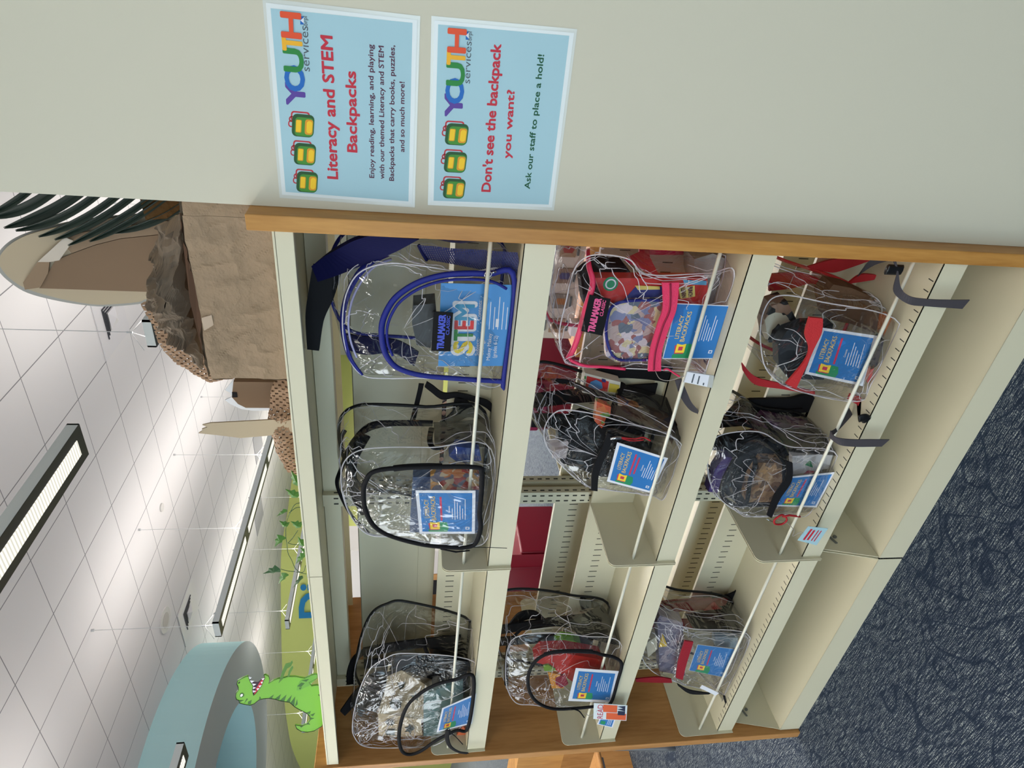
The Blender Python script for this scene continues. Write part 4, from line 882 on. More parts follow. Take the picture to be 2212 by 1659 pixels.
B2.strap([(-0.477,0.022,0.975),(-0.525,0.022,0.98),(-0.59,0.022,0.992),(-0.662,0.022,0.984)], [(-0.485,0.022,0.955),(-0.531,0.022,0.963),(-0.603,0.022,0.973),(-0.665,0.022,0.967)], BLACKF, 0.005, 'pocket_zipper')
B2.band('main_zipper', [(-0.469,0.16,0.925),(-0.461,0.16,0.958),(-0.44,0.15,1.003),(-0.415,0.14,1.048),(-0.401,0.13,1.093)], BLACKF, 0.010, (-.3, -1, 0.3))
B2.band('side_piping', [(-0.445,0.19,0.897),(-0.458,0.14,0.923),(-0.473,0.09,0.949),(-0.479,0.06,0.965)], BLACKF, 0.008, (1, -.6, 0))
B2.patch('netting_pocket', [(-0.529,0.05,0.766),(-0.475,0.06,0.954),(-0.457,0.2,0.888),(-0.512,0.2,0.707)], NETB, out=(0.012, -.01, 0))
B2.strap([(-0.459,0.215,0.98),(-0.422,0.215,0.951),(-0.413,0.215,0.878),(-0.418,0.215,0.774),(-0.491,0.215,0.677),(-0.651,0.215,0.635)], [(-0.431,0.215,0.981),(-0.412,0.215,0.941),(-0.406,0.215,0.873),(-0.408,0.215,0.758),(-0.491,0.215,0.661),(-0.643,0.215,0.631)], BLACKF, 0.008)
B2.strap([(-0.459,0.215,0.98),(-0.443,0.215,0.91),(-0.446,0.215,0.82),(-0.455,0.215,0.766)], [(-0.431,0.215,0.985),(-0.414,0.215,0.915),(-0.412,0.215,0.827),(-0.418,0.215,0.762)], BLACKF, 0.008, 'back_panel')
B2.strap([(-0.324,0.02,0.842),(-0.371,0.02,0.816),(-0.407,0.02,0.784),(-0.42,0.02,0.755)], [(-0.319,0.02,0.827),(-0.36,0.02,0.802),(-0.389,0.02,0.782),(-0.417,0.02,0.751)], GREYW, 0.002, 'webbing_tail')
B2.strap([(-0.569,0.1,1.1),(-0.554,0.1,1.078),(-0.569,0.1,1.066)], [(-0.622,0.1,1.068),(-0.576,0.1,1.041),(-0.561,0.1,1.05)], mat('clear plastic flap', C(190, 176, 176), .15, .6), 0.001, 'flap')
b = MB(); b.tube([(-0.49,0.015,0.967),(-0.488,0.015,0.954),(-0.488,0.015,0.94)], .0035, 8); b.build('zipper_slider', CHROME, B2.t, True)
b = MB(); b.tube(catmull([(-0.487,0.015,0.94),(-0.491,0.015,0.907),(-0.487,0.015,0.884),(-0.497,0.015,0.864)], 5), .0018, 6); b.tube(catmull([(-0.49,0.015,0.939),(-0.497,0.015,0.911),(-0.494,0.015,0.882)], 5), .0016, 6); b.build('red_cord', REDS, B2.t, True)
lit_card([(-0.63,0.018,0.949),(-0.504,0.018,0.946),(-0.555,0.018,0.804),(-0.672,0.018,0.823)], 'blue literacy card in the leaning bag, middle shelf, with two-line red subtitle', 2)
t = solid('board_game', [(-0.462,0.17,1.007),(-0.403,0.17,1.009),(-0.429,0.17,0.911),(-0.464,0.17,0.908),(-0.476,0.17,0.933)], 0.03, mat('board game white', C(206, 200, 186), .5, .4), 'board game box with a chequered coloured border at the top of the leaning bag', 'board game')
inflat('red_square', t, [(-0.448,0.17,1.002),(-0.411,0.17,1.003),(-0.427,0.17,0.943),(-0.458,0.17,0.941)], mat('game red', C(190, 50, 50), .5)); inflat('yellow_square', t, [(-0.432,0.169,0.94),(-0.437,0.169,0.913),(-0.46,0.169,0.911),(-0.458,0.169,0.939)], mat('game yellow', C(200, 178, 70), .5))
inflat('blue_circle', t, [(-0.442,0.168,0.996),(-0.427,0.168,0.991),(-0.421,0.168,0.978),(-0.429,0.168,0.962),(-0.446,0.168,0.956),(-0.452,0.168,0.97)], mat('game blue', C(90, 140, 190), .5))
inflat('border_checks', t, [(-0.41,0.167,1.011),(-0.41,0.167,1.006),(-0.418,0.167,1.005),(-0.418,0.167,1.01)], mat('game green', C(80, 130, 70), .5)); inflat('border_checks', t, [(-0.417,0.167,0.964),(-0.42,0.167,0.953),(-0.428,0.167,0.952),(-0.426,0.167,0.962)], mat('game navy', C(40, 50, 110), .5))
solid('jungle_book', [(-0.487,0.08,0.991),(-0.428,0.08,0.995),(-0.444,0.08,0.957),(-0.473,0.08,0.954),(-0.509,0.08,0.969)], 0.02, print_mat('jungle orange print', [(206, 92, 58), (196, 84, 50), (96, 140, 60), (206, 120, 70)], 50), 'orange and green jungle book corner inside the leaning bag', 'book')
solid('brown_book', [(-0.473,0.12,0.923),(-0.447,0.12,0.928),(-0.508,0.12,0.741),(-0.553,0.12,0.735),(-0.531,0.12,0.83)], 0.02, print_mat('brown patterned print', [(140, 84, 52), (170, 110, 60), (60, 40, 80), (196, 176, 150), (110, 60, 40)], 60), 'brown patterned book behind the netting of the leaning bag', 'book')
solid('orange_flashcards', [(-0.53,0.1,0.758),(-0.512,0.1,0.734),(-0.545,0.1,0.721),(-0.576,0.1,0.73),(-0.561,0.1,0.751)], 0.03, mat('orange card print', C(196, 90, 50), .5, .3, var=(80, .4)), 'orange cards at the lower corner of the leaning bag', 'cards')

solid('dark_filler', [(-0.663,0.13,1.042),(-0.554,0.13,1.066),(-0.517,0.13,1.002),(-0.554,0.13,0.911),(-0.6,0.13,0.812),(-0.715,0.13,0.76),(-0.714,0.13,0.92)], 0.05, mat('dark filler cloth', C(26, 25, 27), .7, .2, bump=(30, .6, .01)), 'dark filler cloth added deep inside the leaning middle-shelf bag', 'bag')  # filler added to make the inside of this bag darker
solid('silver_foil', [(-0.58,0.05,1.091),(-0.554,0.05,1.087),(-0.548,0.05,1.055),(-0.581,0.05,1.057)], 0.01, mat('silver pink foil', C(196, 184, 184), .15, .6, .3), 'silvery folded plastic at the top left of the leaning bag', 'foil')
# --- B3 ---------------------------------------------------------------------
B3 = Bag('clear_backpack', 'clear backpack with black piping and a red cloth inside, far end of the middle shelf', [(-1.682,0.04,0.669),(-1.687,0.04,0.802),(-1.675,0.04,0.935),(-1.649,0.04,1.018),(-1.633,0.04,1.073),(-1.554,0.04,1.11),(-1.451,0.04,1.127),(-1.331,0.04,1.131),(-1.276,0.04,1.105),(-1.266,0.04,1.02),(-1.291,0.04,0.899),(-1.35,0.04,0.737)], 0.7604, 0.15, dz=0.03, dx=0.03, puff=0.008)
B3.backside(BT)
B3.pocket([(-1.308,-0.005,0.875),(-1.297,-0.005,0.953),(-1.301,-0.005,1.009),(-1.324,-0.005,1.043),(-1.369,-0.005,1.062),(-1.432,-0.005,1.065),(-1.503,-0.005,1.05),(-1.564,-0.005,1.017),(-1.605,-0.005,0.96),(-1.611,-0.005,0.883),(-1.604,-0.005,0.794),(-1.589,-0.005,0.736),(-1.467,-0.005,0.751),(-1.378,-0.005,0.77),(-1.34,-0.005,0.801),(-1.322,-0.005,0.846)], BLACKF, 0.035, 0.004, 0.0058)
B3.band('pocket_zipper', [(-1.308,-0.004,1.029),(-1.297,-0.004,0.995),(-1.297,-0.004,0.937),(-1.304,-0.004,0.877)], BLACKF, 0.007, (0.2, -1, 0), 0.004)
B3.band('main_zipper', [(-1.39,0.14,0.869),(-1.371,0.14,0.927),(-1.347,0.13,1.009),(-1.348,0.12,1.072),(-1.37,0.1,1.108)], BLACKF, 0.006, (-.3, -1, 0.6))
B3.band('left_piping', [(-1.391,0.09,1.12),(-1.457,0.06,1.123),(-1.543,0.05,1.116)], BLACKF, 0.007, (0, -1, 0.3))
B3.patch('netting_pocket', [(-1.362,0.05,0.766),(-1.318,0.06,0.905),(-1.316,0.12,0.931),(-1.361,0.21,0.785)], mat('dense black netting', C(24, 24, 26), .45, .5), out=(0.01, -.01, 0))
B3.patch('netting_gusset', [(-1.362,0.05,0.766),(-1.361,0.21,0.785),(-1.435,0.2,0.733),(-1.411,0.1,0.736)], mat('dense black netting', C(0,0,0)), out=(0.0, -.0, 0))
B3.strap([(-1.346,0.21,0.866),(-1.32,0.21,0.863),(-1.339,0.21,0.83),(-1.36,0.21,0.789)], [(-1.381,0.21,0.854),(-1.372,0.21,0.832),(-1.374,0.21,0.808),(-1.389,0.21,0.797)], BLACKF, 0.008)
B3.strap([(-1.461,0.21,1.103),(-1.389,0.21,1.071),(-1.381,0.21,1.016),(-1.432,0.21,0.97)], [(-1.479,0.21,1.093),(-1.431,0.21,1.058),(-1.417,0.21,1.012),(-1.445,0.21,0.965)], BLACKF, 0.008)
b = MB(); b.tube(catmull([(-1.603,-0.01,0.904),(-1.61,-0.01,0.885),(-1.623,-0.01,0.869),(-1.661,-0.01,0.847)], 5), .0022, 6); b.build('zipper_pull', BLACKF, B3.t, True)
lit_card([(-1.568,-0.003,0.915),(-1.388,-0.003,0.917),(-1.418,-0.003,0.769),(-1.595,-0.003,0.76)], 'blue literacy card, far bag of the middle shelf, beside the orange tag', border=.08)
solid('red_cloth', [(-1.425,0.05,1.036),(-1.39,0.05,1.017),(-1.39,0.05,0.934),(-1.432,0.05,0.812),(-1.497,0.05,0.784),(-1.553,0.05,0.886),(-1.455,0.05,0.979)], 0.05, mat('red felt', C(196, 52, 46), .8, .1, bump=(30, .5, .01)), 'red felt cloth in the far bag of the middle shelf', 'cloth')
solid('orange_felt', [(-1.476,0.045,0.987),(-1.496,0.045,0.943),(-1.573,0.045,0.919),(-1.569,0.045,0.961)], 0.01, mat('orange felt', C(222, 150, 50), .8, .1), 'orange jagged felt piece in the far bag of the middle shelf', 'felt piece')
solid('plum_felt', [(-1.509,0.043,0.957),(-1.494,0.043,0.928),(-1.548,0.043,0.908),(-1.567,0.043,0.93),(-1.543,0.043,0.952)], 0.01, mat('plum felt', C(150, 36, 60), .8, .1), 'plum red felt piece in the far bag of the middle shelf', 'felt piece')
solid('green_felt', [(-1.44,0.045,1.007),(-1.436,0.045,0.99),(-1.464,0.045,0.963),(-1.477,0.045,0.976),(-1.47,0.045,0.999)], 0.01, mat('green felt', C(120, 160, 50), .8, .1), 'green felt leaf in the pocket side of the far middle-shelf bag', 'felt piece')
solid('plastic_frog', [(-1.406,0.1,0.961),(-1.385,0.1,0.94),(-1.396,0.1,0.9),(-1.417,0.1,0.873),(-1.436,0.1,0.886),(-1.431,0.1,0.95)], 0.03, mat('bright green plastic', C(120, 180, 50), .4, .5), 'bright green toy in the top of the far middle-shelf bag', 'toy')

# --- C1: red zip bar, grey webbing ------------------------------------------
C1 = Bag('clear_backpack', 'clear backpack with red zip bar and red straps, bottom shelf near end', [(-0.338,0.04,0.234),(-0.39,0.04,0.338),(-0.359,0.04,0.512),(-0.308,0.04,0.603),(-0.23,0.04,0.648),(-0.153,0.04,0.667),(-0.112,0.04,0.643),(-0.124,0.04,0.537),(-0.171,0.04,0.312)], 0.3182, 0.16, dz=0.03, dx=0.05, puff=0.01, amp=0.012, xmax=-0.02)
C1.backside(REDZ, False)
C1.pocket([(-0.138,0.025,0.574),(-0.143,0.025,0.51),(-0.191,0.025,0.373),(-0.264,0.025,0.359),(-0.341,0.025,0.354),(-0.331,0.025,0.447),(-0.34,0.025,0.553),(-0.327,0.025,0.57),(-0.243,0.025,0.546)], None, 0.02, 0.006, vinyl=VINYL, amp=.006)
C1.strap([(-0.148,0.016,0.572),(-0.19,0.016,0.567),(-0.229,0.016,0.543),(-0.266,0.016,0.543),(-0.325,0.016,0.567)], [(-0.15,0.016,0.539),(-0.185,0.016,0.528),(-0.229,0.016,0.531),(-0.285,0.016,0.533),(-0.338,0.016,0.536)], REDZ, 0.006, 'pocket_zipper')
C1.strap([(-0.128,0.2,0.588),(-0.12,0.2,0.517),(-0.126,0.19,0.471),(-0.141,0.18,0.44)], [(-0.172,0.2,0.573),(-0.162,0.2,0.514),(-0.143,0.19,0.477),(-0.147,0.18,0.444)], REDS, 0.006)
C1.strap([(-0.105,0.2,0.496),(-0.082,0.2,0.433),(-0.069,0.2,0.346)], [(-0.116,0.2,0.432),(-0.112,0.2,0.406),(-0.08,0.2,0.334)], REDS, 0.006)
C1.strap([(-0.133,0.18,0.384),(-0.109,0.18,0.359),(-0.11,0.18,0.309)], [(-0.135,0.18,0.383),(-0.126,0.18,0.339),(-0.117,0.18,0.299)], REDS, 0.006)
C1.strap([(-0.316,0.1,0.646),(-0.359,0.1,0.596),(-0.377,0.1,0.527),(-0.402,0.1,0.416)], [(-0.343,0.1,0.633),(-0.383,0.1,0.588),(-0.396,0.1,0.508),(-0.412,0.1,0.412)], REDS, 0.004)
C1.strap([(-0.398,0.06,0.349),(-0.416,0.05,0.309),(-0.438,0.03,0.302)], [(-0.381,0.06,0.35),(-0.395,0.05,0.299),(-0.431,0.03,0.289)], REDS, 0.005)
C1.strap([(-0.104,0.15,0.39),(-0.052,0.1,0.398),(-0.017,0.05,0.392)], [(-0.097,0.15,0.388),(-0.042,0.1,0.414),(-0.005,0.05,0.406)], GREYW, 0.002, 'webbing')
C1.strap([(0.002,0,0.437),(-0.027,-0.005,0.421),(-0.056,-0.015,0.408),(-0.068,-0.03,0.391),(-0.072,-0.032,0.349),(-0.072,-0.032,0.296),(-0.071,-0.03,0.244)], [(-0.004,0,0.44),(-0.027,-0.005,0.425),(-0.066,-0.015,0.421),(-0.086,-0.03,0.387),(-0.089,-0.032,0.341),(-0.091,-0.032,0.286),(-0.093,-0.03,0.251)], GREYW, 0.0022, 'webbing_tail')
C1.band('buckle', [(0.001,0,0.448),(0,0,0.425),(-0.006,0,0.412)], mat('black plastic buckle', C(14, 14, 15), .35, .5), .012, (0, -1, 0), .005)
C1.band('buckle', [(-0.416,0,0.346),(-0.412,0,0.334),(-0.42,0,0.318)], mat('black plastic buckle', C(0,0,0)), .012, (0, -1, 0), .005)
lit_card([(-0.302,0.024,0.522),(-0.178,0.024,0.525),(-0.195,0.024,0.378),(-0.335,0.024,0.355)], 'blue literacy card beside the bright red zip bar, bottom shelf near end')
solid('dark_pouch', [(-0.189,0.06,0.542),(-0.208,0.06,0.582),(-0.246,0.06,0.592),(-0.303,0.06,0.57),(-0.342,0.06,0.528),(-0.341,0.06,0.436),(-0.187,0.06,0.472)], 0.03, mat('dark pouch fabric', C(34, 38, 42), .5, .3), 'dark rounded pouch behind the card in the red-zipped bottom bag', 'pouch')
solid('brown_plush', [(-0.135,0.1,0.493),(-0.105,0.1,0.481),(-0.112,0.1,0.432),(-0.131,0.1,0.375),(-0.178,0.1,0.318),(-0.229,0.1,0.307),(-0.206,0.1,0.392),(-0.195,0.1,0.458)], 0.05, mat('brown plush fabric', C(96, 72, 54), .9, .1, bump=(40, .6, .01)), 'brown plush toy in the near bottom-shelf bag', 'plush toy')
solid('orange_plush', [(-0.175,0.07,0.332),(-0.168,0.07,0.317),(-0.193,0.07,0.3),(-0.224,0.07,0.298),(-0.219,0.07,0.317)], 0.03, mat('orange fur fabric', C(186, 104, 56), .9, .1), 'small orange furry toy at the corner of the near bottom-shelf bag', 'plush toy')
solid('red_toy', [(-0.305,0.05,0.346),(-0.289,0.05,0.326),(-0.325,0.05,0.303),(-0.343,0.05,0.321)], 0.03, mat('coral plastic', C(206, 60, 72), .4, .5), 'coral red toy low in the near bottom-shelf bag', 'toy')

solid('striped_toy', [(-0.274,0.12,0.577),(-0.211,0.12,0.608),(-0.174,0.12,0.601),(-0.16,0.12,0.568),(-0.208,0.12,0.527),(-0.272,0.12,0.529)], 0.05, print_mat('black and white print', [(30, 28, 28), (196, 190, 170), (40, 36, 34), (150, 120, 100)], 30), 'black and cream patterned toy at the upper left of the near bottom-shelf bag', 'toy')
solid('teal_toy', [(-0.141,0.12,0.383),(-0.152,0.12,0.341),(-0.188,0.12,0.294),(-0.214,0.12,0.301),(-0.165,0.12,0.36)], 0.03, mat('teal toy plastic', C(60, 96, 104), .4, .5), 'dark teal curved toy near the corner of the near bottom-shelf bag', 'toy')
solid('navy_toy', [(-0.234,0.05,0.356),(-0.22,0.05,0.331),(-0.291,0.05,0.306),(-0.305,0.05,0.331)], 0.03, mat('navy toy fabric', C(28, 32, 58), .6, .3), 'navy cloth toy low beside the coral toy in the near bottom-shelf bag', 'toy')
# --- C2 ---------------------------------------------------------------------
C2 = Bag('clear_backpack', 'clear backpack with black zip flap and purple things inside, middle of the bottom shelf', [(-0.773,0.04,0.214),(-0.778,0.04,0.391),(-0.782,0.04,0.501),(-0.721,0.04,0.602),(-0.637,0.04,0.663),(-0.543,0.04,0.685),(-0.499,0.04,0.667),(-0.49,0.04,0.569),(-0.536,0.04,0.476),(-0.568,0.04,0.298)], 0.3182, 0.16, dz=0.03, dx=0.03, puff=0.01, amp=0.012)
C2.backside(BT)
C2.pocket([(-0.517,0.026,0.567),(-0.566,0.026,0.473),(-0.604,0.026,0.326),(-0.629,0.026,0.308),(-0.748,0.026,0.311),(-0.759,0.026,0.433),(-0.758,0.026,0.502),(-0.694,0.026,0.616),(-0.578,0.026,0.624)], None, 0.02, 0.006, vinyl=VINYL, amp=.005)
C2.strap([(-0.564,0.018,0.482),(-0.62,0.018,0.462),(-0.686,0.018,0.473),(-0.758,0.018,0.47)], [(-0.572,0.018,0.46),(-0.633,0.018,0.441),(-0.699,0.018,0.452),(-0.769,0.018,0.453)], BLACKF, 0.005, 'pocket_zipper')
C2.band('main_zipper', [(-0.537,0.1,0.493),(-0.537,0.12,0.516),(-0.537,0.14,0.561),(-0.54,0.15,0.609)], BLACKF, 0.008, (-.2, -1, 0.4))
C2.band('side_piping', [(-0.539,0.18,0.481),(-0.544,0.13,0.476),(-0.56,0.08,0.468),(-0.576,0.05,0.458)], BLACKF, 0.008, (.6, -.8, 0))
C2.patch('netting_pocket', [(-0.568,0.04,0.312),(-0.56,0.05,0.456),(-0.557,0.19,0.456),(-0.575,0.2,0.237)], NETB, out=(0.012, -.01, 0))
C2.strap([(-0.577,0.215,0.572),(-0.524,0.215,0.546),(-0.507,0.215,0.51),(-0.503,0.215,0.399),(-0.491,0.215,0.347),(-0.514,0.215,0.274),(-0.583,0.215,0.221)], [(-0.593,0.215,0.56),(-0.576,0.215,0.516),(-0.552,0.215,0.467),(-0.559,0.215,0.38),(-0.55,0.215,0.34),(-0.55,0.215,0.289),(-0.586,0.215,0.242)], BLACKF, 0.01, 'back_panel')
C2.strap([(-0.421,0.06,0.337),(-0.453,0.02,0.376),(-0.448,-0.01,0.417)], [(-0.441,0.06,0.312),(-0.46,0.02,0.367),(-0.459,-0.01,0.404)], GREYW, 0.002, 'webbing')
C2.strap([(-0.445,-0.01,0.417),(-0.45,-0.03,0.412),(-0.455,-0.032,0.368),(-0.455,-0.032,0.318),(-0.457,-0.03,0.263)], [(-0.467,-0.01,0.411),(-0.474,-0.03,0.391),(-0.478,-0.032,0.346),(-0.478,-0.032,0.308),(-0.479,-0.03,0.275)], GREYW, 0.0022, 'webbing_tail')
b = MB(); b.tube(catmull([(-0.773,0.01,0.447),(-0.764,0.01,0.444),(-0.751,0.01,0.43),(-0.769,0.01,0.41),(-0.786,0.01,0.418),(-0.786,0.01,0.439),(-0.773,0.01,0.447)], 5), .0028, 7); b.tube([(-0.758,0.01,0.427),(-0.753,0.01,0.408),(-0.759,0.01,0.374)], .003, 7); b.build('red_cord', REDS, C2.t, True)
b = MB(); b.tube([(-0.768,0.012,0.47),(-0.781,0.012,0.444)], .0012, 6); b.build('zipper_slider', CHROME, C2.t, True)
lit_card([(-0.732,0.025,0.455),(-0.626,0.025,0.443),(-0.611,0.025,0.318),(-0.74,0.025,0.323)], 'blue literacy card curling in the middle bag of the bottom shelf', border=.05)
solid('building_card_box', [(-0.75,0.06,0.514),(-0.673,0.06,0.521),(-0.608,0.06,0.508),(-0.608,0.06,0.455),(-0.674,0.06,0.432),(-0.751,0.06,0.436)], 0.04, print_mat('tan printed box', [(176, 140, 100), (150, 112, 80), (110, 86, 66), (196, 164, 130)], 60), 'tan printed box behind the black zip flap, middle of the bottom shelf', 'box')
solid('purple_scarf', [(-0.69,0.04,0.651),(-0.613,0.04,0.653),(-0.567,0.04,0.641),(-0.574,0.04,0.617),(-0.638,0.04,0.626),(-0.695,0.04,0.623)], 0.03, mat('purple fabric', C(70, 54, 104), .7, .2, bump=(30, .5, .01)), 'purple scarf at the upper left of the middle bottom-shelf bag', 'scarf')
solid('purple_towel', [(-0.533,0.15,0.477),(-0.567,0.15,0.283),(-0.617,0.15,0.271),(-0.6,0.15,0.398),(-0.568,0.15,0.493)], 0.05, print_mat('plum striped fabric', [(92, 44, 80), (70, 34, 66), (120, 96, 120), (60, 30, 60)], 40), 'plum striped fabric behind the netting, middle of the bottom shelf', 'cloth')
solid('green_pouch', [(-0.568,0.12,0.452),(-0.576,0.12,0.394),(-0.609,0.12,0.382),(-0.601,0.12,0.427)], 0.03, mat('green cloth print', C(70, 120, 70), .6), 'green cloth behind the netting, middle of the bottom shelf', 'cloth')
t = solid('white_picture_book', [(-0.576,0.05,0.442),(-0.568,0.05,0.326),(-0.62,0.05,0.301),(-0.642,0.05,0.418)], 0.02, mat('white picture cover', C(208, 206, 208), .4, .4), 'white picture book with coloured drawings above the curling card', 'book')
inflat('pink_drawing', t, [(-0.639,0.05,0.387),(-0.626,0.05,0.379),(-0.628,0.05,0.36),(-0.634,0.05,0.358)], CR); inflat('green_drawing', t, [(-0.606,0.05,0.395),(-0.59,0.05,0.385),(-0.616,0.05,0.367)], CG)
bb = MB(); bb.tube(catmull([(-0.567,0.05,0.604),(-0.598,0.05,0.605),(-0.663,0.05,0.615),(-0.722,0.05,0.595),(-0.752,0.05,0.548),(-0.742,0.05,0.521),(-0.664,0.05,0.535),(-0.599,0.05,0.54),(-0.567,0.05,0.565),(-0.555,0.05,0.595)], 5, ), .006, 8); o = bb.build('black_ring', BLACKF, None, True, origin=[(-0.731,0.05,0.555)][0]); tag(o, 'black oval ring in the middle bag of the bottom shelf', 'ring')

solid('dark_backing', [(-0.761,0.12,0.558),(-0.592,0.12,0.607),(-0.568,0.12,0.506),(-0.642,0.12,0.399),(-0.829,0.12,0.348),(-0.826,0.12,0.481)], 0.04, mat('dark filler cloth', C(0,0,0)), 'dark filler added behind the tan box in the middle bag of the bottom shelf', 'pouch')  # dark backing added behind the ring to darken the bag
# --- C3 ---------------------------------------------------------------------
C3 = Bag('clear_backpack', 'small clear backpack with dark red zip bar and black netting side, bottom shelf far end', [(-1.673,0.04,0.221),(-1.664,0.04,0.305),(-1.551,0.04,0.551),(-1.469,0.04,0.648),(-1.366,0.04,0.695),(-1.252,0.04,0.699),(-1.245,0.04,0.637),(-1.282,0.04,0.535),(-1.341,0.04,0.326)], 0.3182, 0.14, dz=0.04, dx=0.04, puff=0.008, amp=0.009)
C3.backside(BT, True, MAROON)
C3.pocket([(-1.296,0.026,0.571),(-1.296,0.026,0.473),(-1.336,0.026,0.358),(-1.45,0.026,0.331),(-1.612,0.026,0.319),(-1.573,0.026,0.43),(-1.536,0.026,0.536),(-1.456,0.026,0.559)], None, 0.02, 0.005)
C3.strap([(-1.304,0.018,0.57),(-1.421,0.018,0.564),(-1.504,0.018,0.55)], [(-1.313,0.018,0.539),(-1.433,0.018,0.532),(-1.519,0.018,0.523)], mat('dark red zip tape', C(150, 14, 34), .4, .5, bump=(300, .5, .002)), 0.005, 'pocket_zipper')
C3.patch('netting_pocket', [(-1.319,0.04,0.354),(-1.311,0.06,0.52),(-1.346,0.15,0.515),(-1.391,0.2,0.309)], mat('dense black netting', C(0,0,0)), out=(.008, -.01, 0))
C3.strap([(-1.343,0.2,0.577),(-1.338,0.2,0.494),(-1.336,0.2,0.398)], [(-1.385,0.2,0.576),(-1.396,0.2,0.479),(-1.389,0.2,0.348)], MAROON, 0.008)
C3.strap([(-1.374,0.18,0.424),(-1.347,0.18,0.411),(-1.331,0.18,0.402)], [(-1.368,0.18,0.358),(-1.357,0.18,0.374),(-1.331,0.18,0.395)], REDS, 0.004)
C3.strap([(-1.339,0.2,0.404),(-1.322,0.2,0.345),(-1.3,0.2,0.3),(-1.363,0.2,0.272),(-1.404,0.2,0.26),(-1.469,0.2,0.252)], [(-1.37,0.2,0.375),(-1.36,0.2,0.325),(-1.332,0.2,0.301),(-1.375,0.2,0.284),(-1.427,0.2,0.265),(-1.45,0.2,0.272)], BLACKF, 0.006)
C3.strap([(-1.344,0.2,0.403),(-1.359,0.2,0.352),(-1.386,0.2,0.309),(-1.427,0.2,0.27)], [(-1.408,0.2,0.364),(-1.431,0.2,0.322),(-1.439,0.2,0.285),(-1.461,0.2,0.255)], BLACKF, 0.008, 'back_panel')
C3.strap([(-1.517,0.03,0.686),(-1.514,0.03,0.609),(-1.53,0.03,0.556)], [(-1.534,0.03,0.68),(-1.546,0.03,0.602),(-1.552,0.03,0.548)], MAROON, 0.004)
C3.strap([(-1.559,0.03,0.529),(-1.603,0.03,0.471),(-1.631,0.03,0.387)], [(-1.573,0.03,0.521),(-1.625,0.03,0.465),(-1.636,0.03,0.394)], BLACKF, 0.004, 'handle_loop')
C3.strap([(-1.636,0.02,0.343),(-1.672,0.02,0.327),(-1.711,0.02,0.307)], [(-1.637,0.02,0.334),(-1.669,0.02,0.321),(-1.7,0.02,0.306)], BLACKF, 0.003, 'webbing')
lit_card([(-1.478,0.024,0.509),(-1.338,0.024,0.515),(-1.373,0.024,0.375),(-1.533,0.024,0.362)], 'blue literacy card under the dark red zip bar, bottom shelf far end', border=.01)
solid('grey_box_set', [(-1.254,0.06,0.659),(-1.232,0.06,0.656),(-1.272,0.06,0.569),(-1.567,0.06,0.486),(-1.531,0.06,0.587)], 0.04, print_mat('grey lilac print', [(128, 122, 138), (112, 108, 128), (150, 140, 150), (90, 86, 110)], 40), 'grey lilac boxed set in the far bottom-shelf bag', 'box')
solid('yellow_toy', [(-1.388,0.055,0.624),(-1.32,0.055,0.627),(-1.385,0.055,0.595)], 0.01, mat('yellow toy plastic', C(216, 180, 50), .4, .5), 'small yellow triangular toy in the far bottom-shelf bag', 'toy')
solid('white_tube', [(-1.357,0.05,0.678),(-1.323,0.05,0.649),(-1.39,0.05,0.631),(-1.433,0.05,0.653)], 0.03, mat('cream toy plastic', C(200, 192, 168), .4, .5), 'cream plastic toy at the top left of the far bottom-shelf bag', 'toy')
solid('clear_card_stack', [(-1.353,0.06,0.436),(-1.367,0.06,0.35),(-1.422,0.06,0.341),(-1.406,0.06,0.421)], 0.03, mat('pale blue plastic', C(160, 180, 192), .3, .5), 'pale blue plastic pack above the card in the far bottom-shelf bag', 'pack')

# --- tags hanging from the bags ------------------------------------------------
def hang_tag(corners, label, m, thick=0.001, name='luggage_tag', cord=None, extra=None):
    s = Sheet(*corners); o = s.base(name, m, None, thick, origin=s.F(.5, 1, 0)); tag(o, label, 'tag')
    if cord: b = MB(); b.tube(catmull(cord, 6), 0.0009, 5); b.build('string', mat('thin grey string', C(150, 146, 140), .6), o, True)
    if extra: extra(s, o)
    return o
def ex1(s, o):
    b = MB(); s.rect(b, .02, .18, .98, .98, .0006); b.build('paper_label', PAPERW, o)
    b = MB()
    for k, (a, c) in enumerate(((.1, .3), (.1, .8), (.1, .9))): s.rect(b, a, .30+.2*k, c, .35+.2*k, .0008)
    b.build('small_print', LGr, o)
hang_tag([(-0.296,-0.03,0.846),(-0.268,-0.03,0.845),(-0.278,-0.03,0.778),(-0.311,-0.03,0.774)], 'clear tag holder with white label hanging over the rod below the pink zip', mat('clear tag vinyl', C(190, 190, 184), .12, .7), .002, cord=[(-0.299,0.02,0.895),(-0.307,0,0.889),(-0.299,-0.02,0.876),(-0.283,-0.03,0.856),(-0.28,-0.03,0.848)], extra=ex1)
def ex2(s, o):
    b = MB()
    for k in range(2): s.rect(b, .12+.05*k, .70-.17*k, .86-.05*k, .80-.17*k, .0005)
    for k in range(2): s.rect(b, .18, .36-.14*k, .84, .41-.14*k, .0005)
    b.build('red_print', SR, o)
hang_tag([(-0.807,-0.032,0.386),(-0.754,-0.032,0.374),(-0.764,-0.032,0.311),(-0.829,-0.032,0.321)], 'small pale blue tag with red print hanging on the bottom shelf fascia', SB, .001, cord=[(-0.761,0,0.445),(-0.783,0.01,0.405),(-0.785,-0.015,0.396),(-0.803,-0.02,0.396),(-0.778,-0.03,0.388),(-0.78,-0.032,0.379)], extra=ex2)
